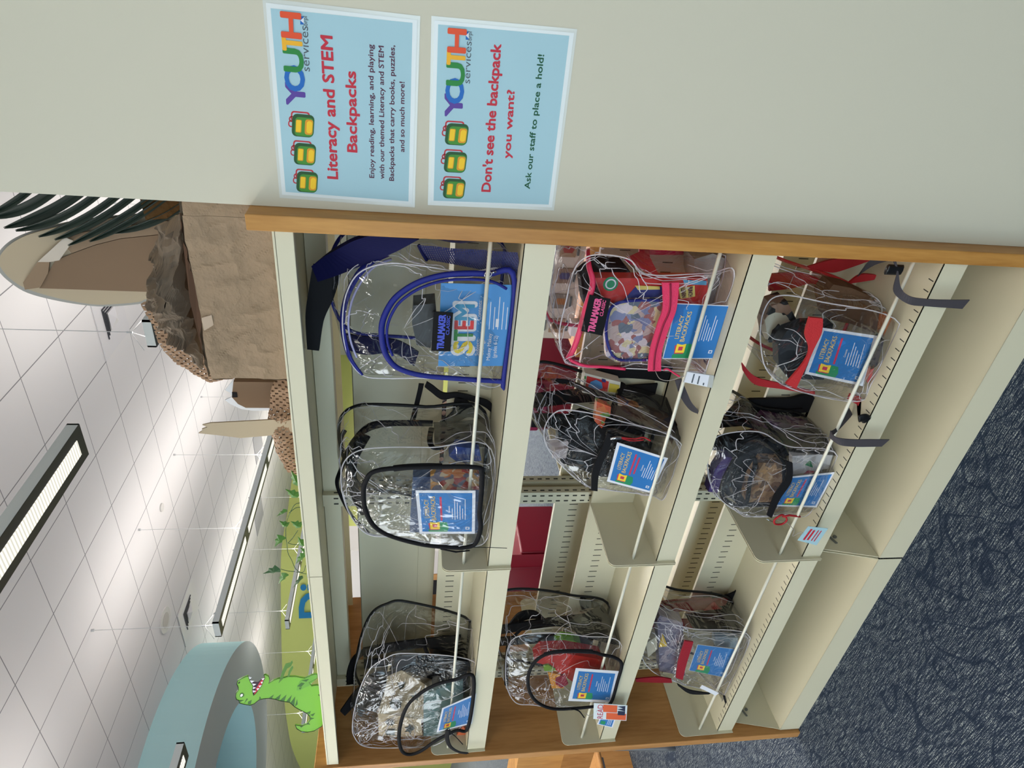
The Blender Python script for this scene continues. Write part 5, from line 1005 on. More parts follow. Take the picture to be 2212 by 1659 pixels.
def ex3(s, o):
    b = MB(); s.rect(b, .04, .02, .46, .62, .0004, 0); s.rect(b, .50, .30, .96, .72, .0004, 0)
    s.poly(b, [(.62, .06), (.72, .30), (.80, .12), (.9, .3), (.96, .06)], .0006, 1); s.rect(b, .36, .06, .62, .28, .0008, 1)
    b.build('picture', [mat('orange print', C(216, 96, 56), .5), mat('navy print', C(36, 44, 70), .5)], o)
    b = MB(); s.text(b, 'READ', (.06, .72), (.94, .72), .17, .0006, 0, 0.0); b.build('lettering', CR, o)
hang_tag([(-1.627,-0.036,0.827),(-1.534,-0.036,0.841),(-1.56,-0.036,0.723),(-1.652,-0.036,0.708)], 'white and orange bookmark tag lettered READ, hanging below the far middle-shelf bag', mat('bookmark white', C(214, 224, 226), .4, .4), .001, cord=[(-1.629,-0.012,0.852),(-1.617,-0.03,0.838),(-1.578,-0.036,0.822)], extra=ex3)
def ex4(s, o):
    b = MB(); s.rect(b, .08, .08, .92, .92, .0004, 0); b.build('blue_panel', CARDB, o); b = MB(); s.rect(b, .15, .55, .5, .85, .0006, 0); b.build('green_patch', CG, o)
    b = MB()
    for k in range(3): s.rect(b, .2, .2+.1*k, .8, .23+.1*k, .0006)
    b.build('small_print', PAPERW, o)
hang_tag([(-1.668,-0.032,0.806),(-1.616,-0.032,0.802),(-1.641,-0.032,0.746),(-1.697,-0.032,0.747)], 'small blue tag half hidden behind the READ bookmark tag', PAPERW, .001, extra=ex4)
hang_tag([(-1.545,0,0.461),(-1.529,0,0.457),(-1.583,0,0.381),(-1.598,0,0.389)], 'narrow white tag under the far bottom-shelf bag', PAPERW, .001)

# ---- settle everything on its own shelf: nothing pokes through a shelf board, the slotted back or the maple ends
ROWS = [(1.2328, 1.684), (0.7604, 1.166), (0.3182, 0.698)]
def settle():
    for r in [o for o in COL.objects if o.parent is None and o.get('category') and o.get('category') not in ('shelving unit', 'notice', 'tag')]:
        p = r.location
        if not (-1.84 < p.x < 0.02 and -0.03 < p.y < 0.26 and p.z < 1.60): continue
        objs = [r]+[c for c in r.children]+[g for c in r.children for g in c.children]
        ms = [o for o in objs if o.type == 'MESH']
        zc = p.z+0.04
        row = min(ROWS, key=lambda q: 0 if q[0]-.08 <= zc <= q[1] else abs(zc-q[0]))
        for o in ms:
            w = wpos(o)
            for v in o.data.vertices:
                x, y, z = v.co.x+w.x, v.co.y+w.y, v.co.z+w.z
                z = min(z, row[1]); y = min(y, 0.2315); x = max(-1.8305, min(0.0045, x))
                if y > 0.0: z = max(z, row[0]+0.0008)
                v.co = (x-w.x, y-w.y, z-w.z)
            o.data.update()
settle()

# ================================================================ THINGS ON TOP OF THE SHELVING
TOP = 1.6955
def crumple(name, boxes, m, amp=0.006, res=0.011, parent=None, seed=0, freq=16):
    """wrapped crumpled-paper solid from axis boxes, every face a displaced grid"""
    v = []; f = []
    for (a, c) in boxes:
        for ax in range(3):
            for side in (0, 1):
                o = [x for x in range(3) if x != ax]; n = [max(2, int((c[k]-a[k])/res)) for k in o]
                base = len(v)
                for i in range(n[0]+1):
                    for j in range(n[1]+1):
                        p = [0, 0, 0]; p[ax] = (a, c)[side][ax]; p[o[0]] = a[o[0]]+(c[o[0]]-a[o[0]])*i/n[0]; p[o[1]] = a[o[1]]+(c[o[1]]-a[o[1]])*j/n[1]
                        q = Vector((p[0]*1.35+p[2]*.5, p[1], p[2]*.75)); s_ = Vector((seed, seed*2, 1))
                        r1 = 1-min(1, abs(noise.noise(q*freq+s_))*3.2); r2 = 1-min(1, abs(noise.noise(q*freq*2.3+s_))*3)
                        d = noise.noise_vector(q*freq*.5+s_)*amp*.8; d[ax] += (1 if side else -1)*(r1*amp*1.2+r2*amp*.6+noise.noise(q*freq*.4)*amp)
                        q = Vector(p)+d; q.z = max(q.z, TOP+.0005); v.append(q)
                for i in range(n[0]):
                    for j in range(n[1]):
                        k = base+i*(n[1]+1)+j; f.append((k, k+n[1]+1, k+n[1]+2, k+1))
    return mesh(name, v, f, m, parent, False, origin=((boxes[0][0][0]+boxes[0][1][0])/2, (boxes[0][0][1]+boxes[0][1][1])/2, TOP))
kb = thing('paper_wrapped_box', (-0.17, 0.17, TOP), 'box wrapped in crumpled brown kraft paper on top of the shelving beside the white wall', 'box')
crumple('paper_wrap', [((-0.352, 0.05, TOP+.001), (0.003, 0.30, 1.862)), ((0.0035, 0.05, 1.7385), (0.034, 0.30, 1.860))], KRAFT, 0.0048, 0.004, kb, freq=12)
for y0, y1, dz in ((0.052, 0.060, .012), (0.29, 0.298, .02)):
    b = MB(); b.prism([(-0.348, y0, 1.86), (0.0, y0, 1.86), (0.0, y0+.01, 1.86+dz), (-0.18, y0+.004, 1.868+dz), (-0.346, y0+.012, 1.862+dz)], (0, 0.004, 0))
    b.build('box_flap', mat('dark cardboard edge', C(84, 62, 48), .8, .1), kb)
b = MB(); P = [(-0.209,0.046,1.86),(-0.202,0.046,1.84),(-0.236,0.046,1.839),(-0.272,0.046,1.851),(-0.269,0.046,1.86)]; b.prism(P, (0, -.0008, 0)); b.build('tape', mat('brown clear tape', C(176, 154, 132), .2, .6), kb)
def puffy(name, loop, depth, m, label, cat, amp=0.01, bulge=0.03, freq=1.0, group=None, parent=None, zmin=TOP+.001, smooth=False):
    L = catmull([Vector((p[0], p[1], max(p[2], zmin))) for p in loop], 12, True); n = len(L); c = sum(L, Vector())/n
    rings = []
    ks = [0.03]+[k/14 for k in range(1, 14)]+[1.0]
    for k in ks: rings.append([c+(p-c)*k+Vector((0, -bulge*(1-k**2), 0)) for p in L])
    for k in (0.85, 0.6, 0.3, 0.03): rings.append([c+Vector((0, depth, 0))+(p-c)*k for p in L])
    v = []
    for R in rings:
        for p in R:
            q = Vector(p); s_ = Vector((4, 9, 2)); fr = 17*freq
            st = Vector((q.x, q.y, q.z*.45))     # folds run along the heap
            r1 = 1-min(1, abs(noise.noise(st*fr+s_))*3.0); r2 = 1-min(1, abs(noise.noise(st*fr*2.1+s_))*3)
            q += noise.noise_vector(st*fr*.45+s_)*amp+Vector((0, -1, .2))*(r1*amp*1.3+r2*amp*.5)
            q.z = max(q.z, zmin); v.append(q)
    f = []
    for i in range(len(rings)-1):
        for j in range(n): f.append((i*n+j, (i+1)*n+j, (i+1)*n+(j+1) % n, i*n+(j+1) % n))
    o = mesh(name, v, f, m, parent, smooth, origin=(c.x, c.y, min(p.z for p in L)))
    if label: tag(o, label, cat, group)
    return o
puffy('crumpled_paper', [(-0.03,0.14,1.886),(-0.045,0.14,1.924),(-0.048,0.14,1.937),(-0.069,0.14,1.944),(-0.108,0.14,1.956),(-0.159,0.14,1.964),(-0.212,0.14,1.967),(-0.246,0.14,1.964),(-0.291,0.14,1.956),(-0.332,0.14,1.946),(-0.361,0.14,1.933),(-0.388,0.14,1.914),(-0.275,0.14,1.899),(-0.167,0.14,1.899),(-0.086,0.14,1.896)], 0.06, mat('dark kraft paper', C(120, 104, 88), .75, .15, var=(12, .08)), 'bunched dark kraft paper stuffed in the open top of the wrapped box', 'crumpled paper', 0.021, 0.04, 1.2)
# honeycomb-cut kraft paper
def honey_mat(name, col, n=58, slot=.42):
    if name in _m: return _m[name]
    m = bpy.data.materials.new(name); m.use_nodes = True; nt = m.node_tree; nt.nodes.clear()
    out = nt.nodes.new('ShaderNodeOutputMaterial'); tr = nt.nodes.new('ShaderNodeBsdfTransparent'); df = nt.nodes.new('ShaderNodeBsdfPrincipled')
    df.inputs['Base Color'].default_value = col; df.inputs['Roughness'].default_value = .8
    tc = nt.nodes.new('ShaderNodeTexCoord'); sp = nt.nodes.new('ShaderNodeSeparateXYZ'); nt.links.new(tc.outputs['Object'], sp.inputs[0])
    row = math_(nt, 'MULTIPLY', sp.outputs[0], n*2.2); ri = math_(nt, 'FLOOR', row)
    a = math_(nt, 'FRACT', math_(nt, 'ADD', math_(nt, 'MULTIPLY', sp.outputs[2], n), math_(nt, 'MULTIPLY', ri, .5)))
    g = math_(nt, 'MULTIPLY', math_(nt, 'LESS_THAN', a, slot), math_(nt, 'LESS_THAN', math_(nt, 'FRACT', row), .5))
    mx = nt.nodes.new('ShaderNodeMixShader'); nt.links.new(g, mx.inputs[0]); nt.links.new(df.outputs[0], mx.inputs[1]); nt.links.new(tr.outputs[0], mx.inputs[2]); nt.links.new(mx.outputs[0], out.inputs[0])
    _m[name] = m; return m
HON = honey_mat('slit honeycomb kraft paper', C(142, 112, 86))
puffy('honeycomb_paper', [(-0.34,0.36,2.092),(-0.327,0.36,2.077),(-0.321,0.36,2.036),(-0.323,0.36,1.907),(-0.324,0.36,1.775),(-0.333,0.36,1.663),(-0.442,0.36,1.669),(-0.536,0.36,1.674),(-0.549,0.36,1.796),(-0.56,0.36,1.915),(-0.572,0.36,1.964),(-0.561,0.36,1.985),(-0.535,0.36,2.014),(-0.514,0.36,2.041),(-0.483,0.36,2.066),(-0.439,0.36,2.076),(-0.406,0.36,2.078),(-0.371,0.36,2.085)], 0.01, HON, 'slit honeycomb brown paper hanging behind the wrapped box, holes against the ceiling', 'packing paper', 0.004, 0.01)
puffy('honeycomb_paper', [(-0.441,0.22,1.72),(-0.461,0.22,1.76),(-0.472,0.22,1.777),(-0.51,0.22,1.788),(-0.553,0.22,1.795),(-0.596,0.22,1.801),(-0.634,0.22,1.799),(-0.664,0.22,1.793),(-0.695,0.22,1.789),(-0.722,0.22,1.782),(-0.735,0.22,1.773),(-0.754,0.22,1.768),(-0.764,0.22,1.749),(-0.755,0.22,1.732),(-0.703,0.22,1.716)], 0.05, HON, 'heap of slit honeycomb brown paper beside the wrapped box on the shelving top', 'packing paper', 0.008, 0.02)
# tall rounded cardboard shape
def sheet(name, pts, m, parent, th=0.004, off=0.0):
    b = MB(); P = [Vector((p[0], p[1]+off, max(p[2], TOP+.001))) for p in pts]; b.prism(P, (0, th, 0)); return b.build(name, m, parent)
t = thing('cardboard_cutout', (-0.25, 0.33, TOP), 'tall round-topped cardboard shape standing behind the paper-wrapped box', 'cardboard shape')
sheet('back_sheet', catmull([(-0.297,0.33,1.768),(-0.312,0.33,2.041),(-0.324,0.33,2.09),(-0.332,0.33,2.148),(-0.334,0.33,2.194),(-0.322,0.33,2.261),(-0.3,0.33,2.325),(-0.275,0.33,2.354),(-0.252,0.33,2.365),(-0.234,0.33,2.366),(-0.214,0.33,2.355),(-0.191,0.33,2.331),(-0.169,0.33,2.294),(-0.149,0.33,2.237),(-0.127,0.33,2.147),(-0.106,0.33,2.004),(-0.097,0.33,1.75)], 5), CARDLIGHT, t)
sheet('rear_rim', catmull([(-0.31,0.342,1.771),(-0.324,0.342,2.047),(-0.336,0.342,2.096),(-0.344,0.342,2.155),(-0.345,0.342,2.201),(-0.335,0.342,2.27),(-0.316,0.342,2.334),(-0.288,0.342,2.366),(-0.262,0.342,2.38),(-0.24,0.342,2.379),(-0.216,0.342,2.367),(-0.189,0.342,2.338),(-0.168,0.342,2.299),(-0.147,0.342,2.242),(-0.125,0.342,2.151),(-0.105,0.342,2.007),(-0.096,0.342,1.752)], 5), mat('grey board rim', C(150, 148, 142), .6), t)
sheet('brown_panel', [(-0.284,0.325,1.766),(-0.294,0.325,2.039),(-0.294,0.325,2.297),(-0.223,0.325,2.245),(-0.205,0.325,2.206),(-0.182,0.325,2.153),(-0.164,0.325,2.096),(-0.151,0.325,2.016),(-0.128,0.325,1.752)], mat('dark brown cardboard', C(122, 100, 80), .75, .1, var=(5, .08)), t, .004)
sheet('upper_panel', [(-0.126,0.324,1.752),(-0.149,0.324,2.015),(-0.162,0.324,2.095),(-0.18,0.324,2.152),(-0.203,0.324,2.206),(-0.176,0.324,2.221),(-0.153,0.324,2.175),(-0.117,0.324,2.004),(-0.106,0.324,1.75)], CARDBOARD, t, .004)
sheet('side_flap', [(-0.278,0.319,2.324),(-0.226,0.319,2.28),(-0.221,0.319,2.254),(-0.252,0.319,2.265),(-0.289,0.319,2.291),(-0.296,0.319,2.325)], CARDBOARD, t, .004)
sheet('tape', [(-0.225,0.318,2.279),(-0.163,0.318,2.208),(-0.17,0.318,2.192),(-0.219,0.318,2.233),(-0.224,0.318,2.254)], mat('clear parcel tape', C(190, 178, 164), .15, .7), t, .001)
# small crowned box and spear
t = thing('cardboard_cutout', (-0.62, 0.30, TOP), 'small brown cardboard shape with a jagged white crown beside the honeycomb heap', 'cardboard shape')
sheet('front_panel', [(-0.529,0.3,1.738),(-0.53,0.3,1.894),(-0.578,0.3,1.904),(-0.6,0.3,1.891),(-0.612,0.3,1.873),(-0.612,0.3,1.744)], mat('dark brown cardboard', C(0,0,0)), t, .02)
sheet('white_crown', [(-0.544,0.322,1.742),(-0.54,0.322,1.901),(-0.571,0.322,1.925),(-0.58,0.322,1.912),(-0.593,0.322,1.911),(-0.603,0.322,1.929),(-0.616,0.322,1.917),(-0.632,0.322,1.891),(-0.637,0.322,1.863),(-0.636,0.322,1.749)], mat('white board', C(214, 216, 220), .5), t, .004)
sheet('tape', [(-0.561,0.298,1.901),(-0.562,0.298,1.889),(-0.577,0.298,1.889),(-0.578,0.298,1.902)], BLACKF, t, .001)
b = MB(); b.prism([(p[0], p[1], max(p[2], TOP+.001)) for p in [(-0.619,0.2,1.714),(-0.617,0.2,1.768),(-0.627,0.2,1.796),(-0.635,0.2,1.868),(-0.626,0.2,1.922),(-0.62,0.2,1.967),(-0.611,0.2,1.955),(-0.607,0.2,1.957),(-0.601,0.2,1.943),(-0.594,0.2,1.954),(-0.588,0.2,1.934),(-0.583,0.2,1.862),(-0.577,0.2,1.789),(-0.574,0.2,1.71)]], (0, .004, 0))
tag(b.build('cardboard_spear', CARDLIGHT, None, origin=(-.72, .2, TOP)), 'pale brown paper spear shape with a ragged tip standing in the honeycomb heap', 'cardboard shape')

# palm
PD = mat('dark palm green', C(16, 34, 24), .5, .4, var=(20, .3)); PB = mat('brown palm fibre', C(92, 66, 38), .9, .1, bump=(60, .8, .01))
palm = thing('artificial_palm', (-0.03, 0.30, TOP), 'dark green artificial palm poking out beside the white wall above the wrapped box', 'palm')
b = MB(); b.tube([(-0.03, 0.36, TOP+.001), (-0.03, 0.36, 1.90), (-0.03, 0.33, 2.05)], [0.035, 0.03, 0.03], 10)
b.build('trunk', PB, palm)
b = MB(); b.tube([(-0.015, 0.33, 2.04), (-0.005, 0.31, 2.12), (0.0, 0.30, 2.25)], [0.03, 0.02, .01], 8); b.build('stalk', PD, palm)
def frond(base, mid, tip, w, off=0):
    B, Mi, T = Vector(base), Vector(mid), Vector(tip); v = []; f = []; N = 14
    for i in range(N+1):
        t = i/N; p = B*(1-t)**2+Mi*2*t*(1-t)+T*t*t; d = (Mi-B)*(1-t)*2+(T-Mi)*2*t
        s_ = Vector((d.z, 0, -d.x)).normalized(); ww = w*.62*(1.0-0.25*(1-t))*(1-max(0, (t-.55)/.45)**2)+.0006
        for k in (-1, -.15, .15, 1): v.append(p+s_*ww*k+Vector((0, (.012*(1-abs(k))+off*.004)*1.0, 0)))
    for i in range(N):
        for k in range(3): f.append((i*4+k, i*4+k+1, i*4+k+5, i*4+k+4))
    b = MB(); b.add(v, f); o = b.build('frond', PD, palm, True)
    md = o.modifiers.new('leaf', 'SOLIDIFY'); md.thickness = .0012
for k, (bs, w) in enumerate([
    ([(-0.019,0.3,2.201),(-0.093,0.3,2.282),(-0.111,0.3,2.334)], .011), ([(-0.022,0.3,2.162),(-0.1,0.3,2.243),(-0.122,0.3,2.337)], .017), ([(-0.024,0.3,2.108),(-0.112,0.3,2.212),(-0.144,0.3,2.32)], .018),
    ([(-0.034,0.3,2.086),(-0.124,0.3,2.187),(-0.146,0.3,2.294)], .013), ([(-0.029,0.3,2.04),(-0.122,0.3,2.144),(-0.159,0.3,2.254)], .0115), ([(-0.029,0.3,2.009),(-0.12,0.3,2.112),(-0.166,0.3,2.225)], .0115),
    ([(-0.045,0.3,1.989),(-0.117,0.3,2.081),(-0.175,0.3,2.197)], .0105), ([(-0.052,0.3,1.971),(-0.126,0.3,2.065),(-0.165,0.3,2.153)], .0095), ([(-0.044,0.3,1.911),(-0.12,0.3,1.992),(-0.144,0.3,2.099)], .012)]):
    frond(bs[0], bs[1], bs[2], w, k % 3)
b = MB(); b.prism([(-0.062,0.31,2.031),(-0.063,0.31,1.936),(-0.077,0.31,1.945),(-0.105,0.31,1.983),(-0.111,0.31,2.028),(-0.084,0.31,2.03)], (0, .02, 0)); b.build('fibre_sheath', PB, palm)

# green dinosaur cutout
dn = thing('dinosaur_cutout', (-1.60, 0.10, TOP), 'green cartoon dinosaur cutout with open toothy jaws at the far end of the shelving top', 'dinosaur cutout')
DG = mat('dinosaur green print', C(104, 162, 52), .5, .3, var=(9, .08)); DD = mat('dinosaur dark green print', C(48, 92, 40), .5, .3); DK = mat('black outline print', C(22, 34, 20), .5)
DR = mat('mouth red print', C(176, 30, 50), .5); DM = mat('mouth dark print', C(40, 14, 40), .5)
def dl(name, pts, m, off, th=0.0006):
    b = MB(); P = [Vector((p[0], p[1]+off, max(p[2], TOP+.0015))) for p in pts]; b.prism(P, (0, th, 0)); return b.build(name, m, dn)
body = [(-1.493,0.1,1.928),(-1.502,0.1,1.944),(-1.516,0.1,1.962),(-1.533,0.1,1.966),(-1.55,0.1,1.964),(-1.566,0.1,1.965),(-1.581,0.1,1.974),(-1.601,0.1,1.978),(-1.616,0.1,1.977),(-1.62,0.1,1.971),(-1.636,0.1,1.97),(-1.643,0.1,1.96),(-1.648,0.1,1.95),(-1.652,0.1,1.939),(-1.644,0.1,1.925),(-1.626,0.1,1.91),(-1.62,0.1,1.895),(-1.619,0.1,1.879),(-1.626,0.1,1.861),(-1.638,0.1,1.843),(-1.649,0.1,1.816),(-1.677,0.1,1.802),(-1.7,0.1,1.784),(-1.716,0.1,1.768),(-1.737,0.1,1.758),(-1.76,0.1,1.759),(-1.78,0.1,1.77),(-1.792,0.1,1.788),(-1.783,0.1,1.809),(-1.806,0.1,1.806),(-1.824,0.1,1.793),(-1.832,0.1,1.773),(-1.827,0.1,1.75),(-1.801,0.1,1.722),(-1.75,0.1,1.708),(-1.673,0.1,1.703),(-1.642,0.1,1.71),(-1.616,0.1,1.723),(-1.598,0.1,1.699),(-1.569,0.1,1.698),(-1.562,0.1,1.725),(-1.565,0.1,1.741),(-1.545,0.1,1.748),(-1.524,0.1,1.721),(-1.506,0.1,1.719),(-1.502,0.1,1.727),(-1.508,0.1,1.74),(-1.521,0.1,1.76),(-1.516,0.1,1.773),(-1.509,0.1,1.789),(-1.508,0.1,1.81),(-1.514,0.1,1.826),(-1.516,0.1,1.84),(-1.523,0.1,1.854),(-1.539,0.1,1.871),(-1.519,0.1,1.866),(-1.502,0.1,1.867),(-1.492,0.1,1.875),(-1.494,0.1,1.881),(-1.507,0.1,1.879),(-1.55,0.1,1.894),(-1.587,0.1,1.914),(-1.599,0.1,1.923),(-1.575,0.1,1.924),(-1.547,0.1,1.919),(-1.523,0.1,1.925)]
dl('body', body, DG, 0, .004)
b = MB(); P = [Vector((p[0], p[1]-.0005, max(p[2], TOP+.0015))) for p in body]; b.tube(P[0:36], .0011, 5); b.tube(P[36:]+[P[0]], .0008, 5); b.build('black_outline', DK, dn)
dl('mouth', [(-1.502,0.1,1.928),(-1.529,0.1,1.918),(-1.53,0.1,1.903),(-1.506,0.1,1.881),(-1.507,0.1,1.879),(-1.55,0.1,1.894),(-1.587,0.1,1.914),(-1.599,0.1,1.923),(-1.575,0.1,1.924),(-1.547,0.1,1.919),(-1.523,0.1,1.925)], DM, .001)
dl('tongue', [(-1.506,0.1,1.881),(-1.531,0.1,1.897),(-1.562,0.1,1.911),(-1.596,0.1,1.922),(-1.587,0.1,1.914),(-1.55,0.1,1.894)], DR, .0004)
for k, tr in enumerate([[(-1.497,0.1,1.928),(-1.515,0.1,1.927),(-1.503,0.1,1.918)], [(-1.517,0.1,1.926),(-1.533,0.1,1.922),(-1.522,0.1,1.912)], [(-1.535,0.1,1.921),(-1.55,0.1,1.919),(-1.539,0.1,1.908)], [(-1.552,0.1,1.92),(-1.566,0.1,1.922),(-1.559,0.1,1.911)], [(-1.571,0.1,1.923),(-1.585,0.1,1.924),(-1.577,0.1,1.912)], [(-1.509,0.1,1.88),(-1.522,0.1,1.886),(-1.513,0.1,1.89)], [(-1.527,0.1,1.885),(-1.541,0.1,1.891),(-1.53,0.1,1.894)], [(-1.546,0.1,1.893),(-1.559,0.1,1.899),(-1.549,0.1,1.903)], [(-1.562,0.1,1.901),(-1.575,0.1,1.907),(-1.563,0.1,1.91)]]):
    dl('tooth', tr, PAPERW, 0.0)
dl('eye', [(-1.593,0.1,1.965),(-1.582,0.1,1.96),(-1.581,0.1,1.954),(-1.59,0.1,1.95),(-1.6,0.1,1.952),(-1.606,0.1,1.96),(-1.603,0.1,1.965)], DD, -.0008); dl('eye_white', [(-1.596,0.1,1.963),(-1.586,0.1,1.959),(-1.587,0.1,1.954),(-1.595,0.1,1.955),(-1.602,0.1,1.961)], PAPERW, -.0014)
dl('nostril', [(-1.527,0.1,1.961),(-1.519,0.1,1.955),(-1.526,0.1,1.955),(-1.533,0.1,1.96)], DK, -.0008)
for st in [[(-1.619,0.1,1.879),(-1.601,0.1,1.861),(-1.623,0.1,1.869)], [(-1.626,0.1,1.861),(-1.601,0.1,1.839),(-1.63,0.1,1.847)], [(-1.635,0.1,1.845),(-1.605,0.1,1.822),(-1.641,0.1,1.832)], [(-1.644,0.1,1.827),(-1.609,0.1,1.806),(-1.65,0.1,1.816)], [(-1.653,0.1,1.814),(-1.618,0.1,1.796),(-1.67,0.1,1.803)], [(-1.675,0.1,1.802),(-1.633,0.1,1.791),(-1.663,0.1,1.792)], [(-1.623,0.1,1.909),(-1.606,0.1,1.905),(-1.619,0.1,1.901)], [(-1.646,0.1,1.936),(-1.623,0.1,1.931),(-1.632,0.1,1.943),(-1.646,0.1,1.946)], [(-1.641,0.1,1.957),(-1.614,0.1,1.946),(-1.617,0.1,1.942)], [(-1.634,0.1,1.97),(-1.621,0.1,1.955),(-1.621,0.1,1.971)],
          [(-1.715,0.1,1.768),(-1.706,0.1,1.753),(-1.724,0.1,1.757)], [(-1.729,0.1,1.756),(-1.72,0.1,1.74),(-1.738,0.1,1.748)], [(-1.745,0.1,1.757),(-1.751,0.1,1.745),(-1.758,0.1,1.757)], [(-1.773,0.1,1.766),(-1.787,0.1,1.76),(-1.783,0.1,1.773)], [(-1.791,0.1,1.795),(-1.802,0.1,1.79),(-1.791,0.1,1.783)]]:
    dl('stripe', st, DD, -.0006)
dl('thigh', [(-1.584,0.1,1.789),(-1.56,0.1,1.786),(-1.533,0.1,1.774),(-1.52,0.1,1.757),(-1.508,0.1,1.74),(-1.502,0.1,1.727),(-1.508,0.1,1.719),(-1.526,0.1,1.723),(-1.546,0.1,1.738),(-1.564,0.1,1.75),(-1.572,0.1,1.764),(-1.585,0.1,1.778)], mat('dinosaur mid green print', C(92, 148, 56), .5, .3), -.0008)
for st in [[(-1.561,0.1,1.785),(-1.543,0.1,1.772),(-1.548,0.1,1.762),(-1.566,0.1,1.774)], [(-1.531,0.1,1.769),(-1.526,0.1,1.747),(-1.539,0.1,1.756)], [(-1.571,0.1,1.781),(-1.569,0.1,1.772),(-1.581,0.1,1.778)]]: dl('stripe', st, DD, -.0014)
for a in [[(-1.54,0.1,1.841),(-1.509,0.1,1.833),(-1.477,0.1,1.824),(-1.44,0.1,1.811),(-1.437,0.1,1.804),(-1.435,0.1,1.796),(-1.422,0.1,1.79),(-1.436,0.1,1.789),(-1.454,0.1,1.796),(-1.465,0.1,1.808),(-1.487,0.1,1.817),(-1.519,0.1,1.826)], [(-1.507,0.1,1.811),(-1.479,0.1,1.805),(-1.46,0.1,1.797),(-1.45,0.1,1.79),(-1.463,0.1,1.79),(-1.488,0.1,1.8),(-1.507,0.1,1.805)]]: dl('arm', a, mat('arm green print', C(70, 112, 42), .5, .3), -.001)

# ivy garland
IV = [mat('ivy leaf green', C(60, 108, 34), .5, .35, var=(30, .2)), mat('ivy dark leaf green', C(30, 72, 30), .5, .35, var=(30, .2))]
ivy = thing('ivy_garland', (-0.85, 0.06, TOP), 'artificial ivy garland trailing along the top edge of the shelving', 'ivy')
def leaf(c, tip, wid, dark):
    c, tip = Vector(c), Vector(tip); a = (tip-c); L = a.length*1.0; a.normalize(); s_ = Vector((a.z, 0, -a.x)).normalized()
    sh_ = [(1.0, 0), (.45, .22), (.30, .55), (.0, .42), (-.30, .75), (-.48, .30), (-.55, .05)]
    pts = [(x, y) for x, y in sh_]+[(x, -y) for x, y in reversed(sh_[1:])]
    v = [c+Vector((0, -.004, 0))]; tl = random.uniform(-.4, .4)
    for x, y in pts:
        p = c+a*x*L+s_*y*wid; p.y += abs(y)*.35*wid+x*L*.3*tl; p.z = max(p.z, TOP+.001); v.append(p)
    n = len(pts); f = [(0, 1+i, 1+(i+1) % n) for i in range(n)]
    o = mesh('leaf', v, f, IV[dark], ivy); md = o.modifiers.new('leaf', 'SOLIDIFY'); md.thickness = .0008
LV = [(-0.655,0.06,1.714),(-0.623,0.06,1.724),(-0.7,0.06,1.724),(-0.68,0.06,1.741),(-0.759,0.06,1.753),(-0.776,0.06,1.771),(-0.802,0.06,1.754),(-0.788,0.06,1.765),(-0.805,0.06,1.723),(-0.793,0.06,1.738),(-0.857,0.06,1.77),(-0.88,0.06,1.785),(-0.869,0.06,1.717),(-0.848,0.06,1.725),(-0.924,0.06,1.721),(-0.948,0.06,1.738),(-0.973,0.06,1.795),(-0.986,0.06,1.825),(-0.998,0.06,1.773),(-1.025,0.06,1.788),(-1.013,0.06,1.734),(-1.04,0.06,1.752),(-0.9,0.06,1.711),(-0.886,0.06,1.722)]
for k in range(0, len(LV), 2): leaf(LV[k], LV[k+1], (.018, .020, .008, .016, .020, .017, .014, .013, .020, .014, .008, .014)[k//2], 1 if k//2 in (8, 10) else 0)
b = MB()
for st in ([(-0.737,0.07,1.697),(-0.741,0.07,1.721),(-0.76,0.07,1.734),(-0.8,0.07,1.749),(-0.849,0.07,1.756),(-0.883,0.07,1.756),(-0.918,0.07,1.756),(-0.945,0.07,1.749),(-0.978,0.07,1.742),(-0.995,0.07,1.729),(-1.001,0.07,1.715)], [(-0.754,0.07,1.706),(-0.755,0.07,1.723),(-0.772,0.07,1.741)], [(-0.835,0.07,1.725),(-0.862,0.07,1.74),(-0.88,0.07,1.753)], [(-0.888,0.07,1.723),(-0.885,0.07,1.742),(-0.88,0.07,1.753)], [(-0.978,0.07,1.78),(-0.986,0.07,1.764),(-0.99,0.07,1.744)], [(-0.968,0.07,1.715),(-0.993,0.07,1.723),(-0.992,0.07,1.741)]):
    b.tube(catmull(st, 6), .0009, 5)
b.build('stem', IV[1], ivy, True)

# ================================================================ THE ROOM BEYOND THE SHELVES
CRIM = mat('crimson vinyl upholstery', C(104, 6, 26), .35, .4, var=(4, .12)); CRIM2 = mat('magenta cushion fabric', C(112, 20, 58), .6, .3, bump=(25, .5, .02))
def sofa(x0, x1, label):
    """bench seen from behind: tall upholstered back of separate panels, seat on the far side"""
    y0 = 2.6; t = thing('bench_seat', ((x0+x1)/2, y0+.35, 0), label, 'bench', 'crimson benches beyond the shelving')
    def pr(name, a, c, m=CRIM, r=.02):
        b = MB(); b.box(a, c); o = b.build(name, m, t); md = o.modifiers.new('soft', 'BEVEL'); md.width = r; md.segments = 4
        for p in o.data.polygons: p.use_smooth = True
        return o
    w = (x1-x0)/2
    for k in range(2): pr('back_panel', (x0+k*w+.004, y0, .03), (x0+(k+1)*w-.004, y0+.16, .78), CRIM)
    pr('seat', (x0, y0+.17, .05), (x1, y0+.75, .44)); pr('rolled_edge', (x0+.01, y0-.03, .50), (x0+w-.03, y0+.005, .60), CRIM2)
    pr('magenta_cushion', (x0+.02, y0-.035, .46), (x0+w*.75, y0-.0005, .49), CRIM2, .01)
sofa(-2.44, -1.56, 'crimson bench beyond the shelving, nearer one seen past the pink-zipped bag')
sofa(-5.15, -3.92, 'crimson bench beyond the shelving, farther one seen left of the slotted post')
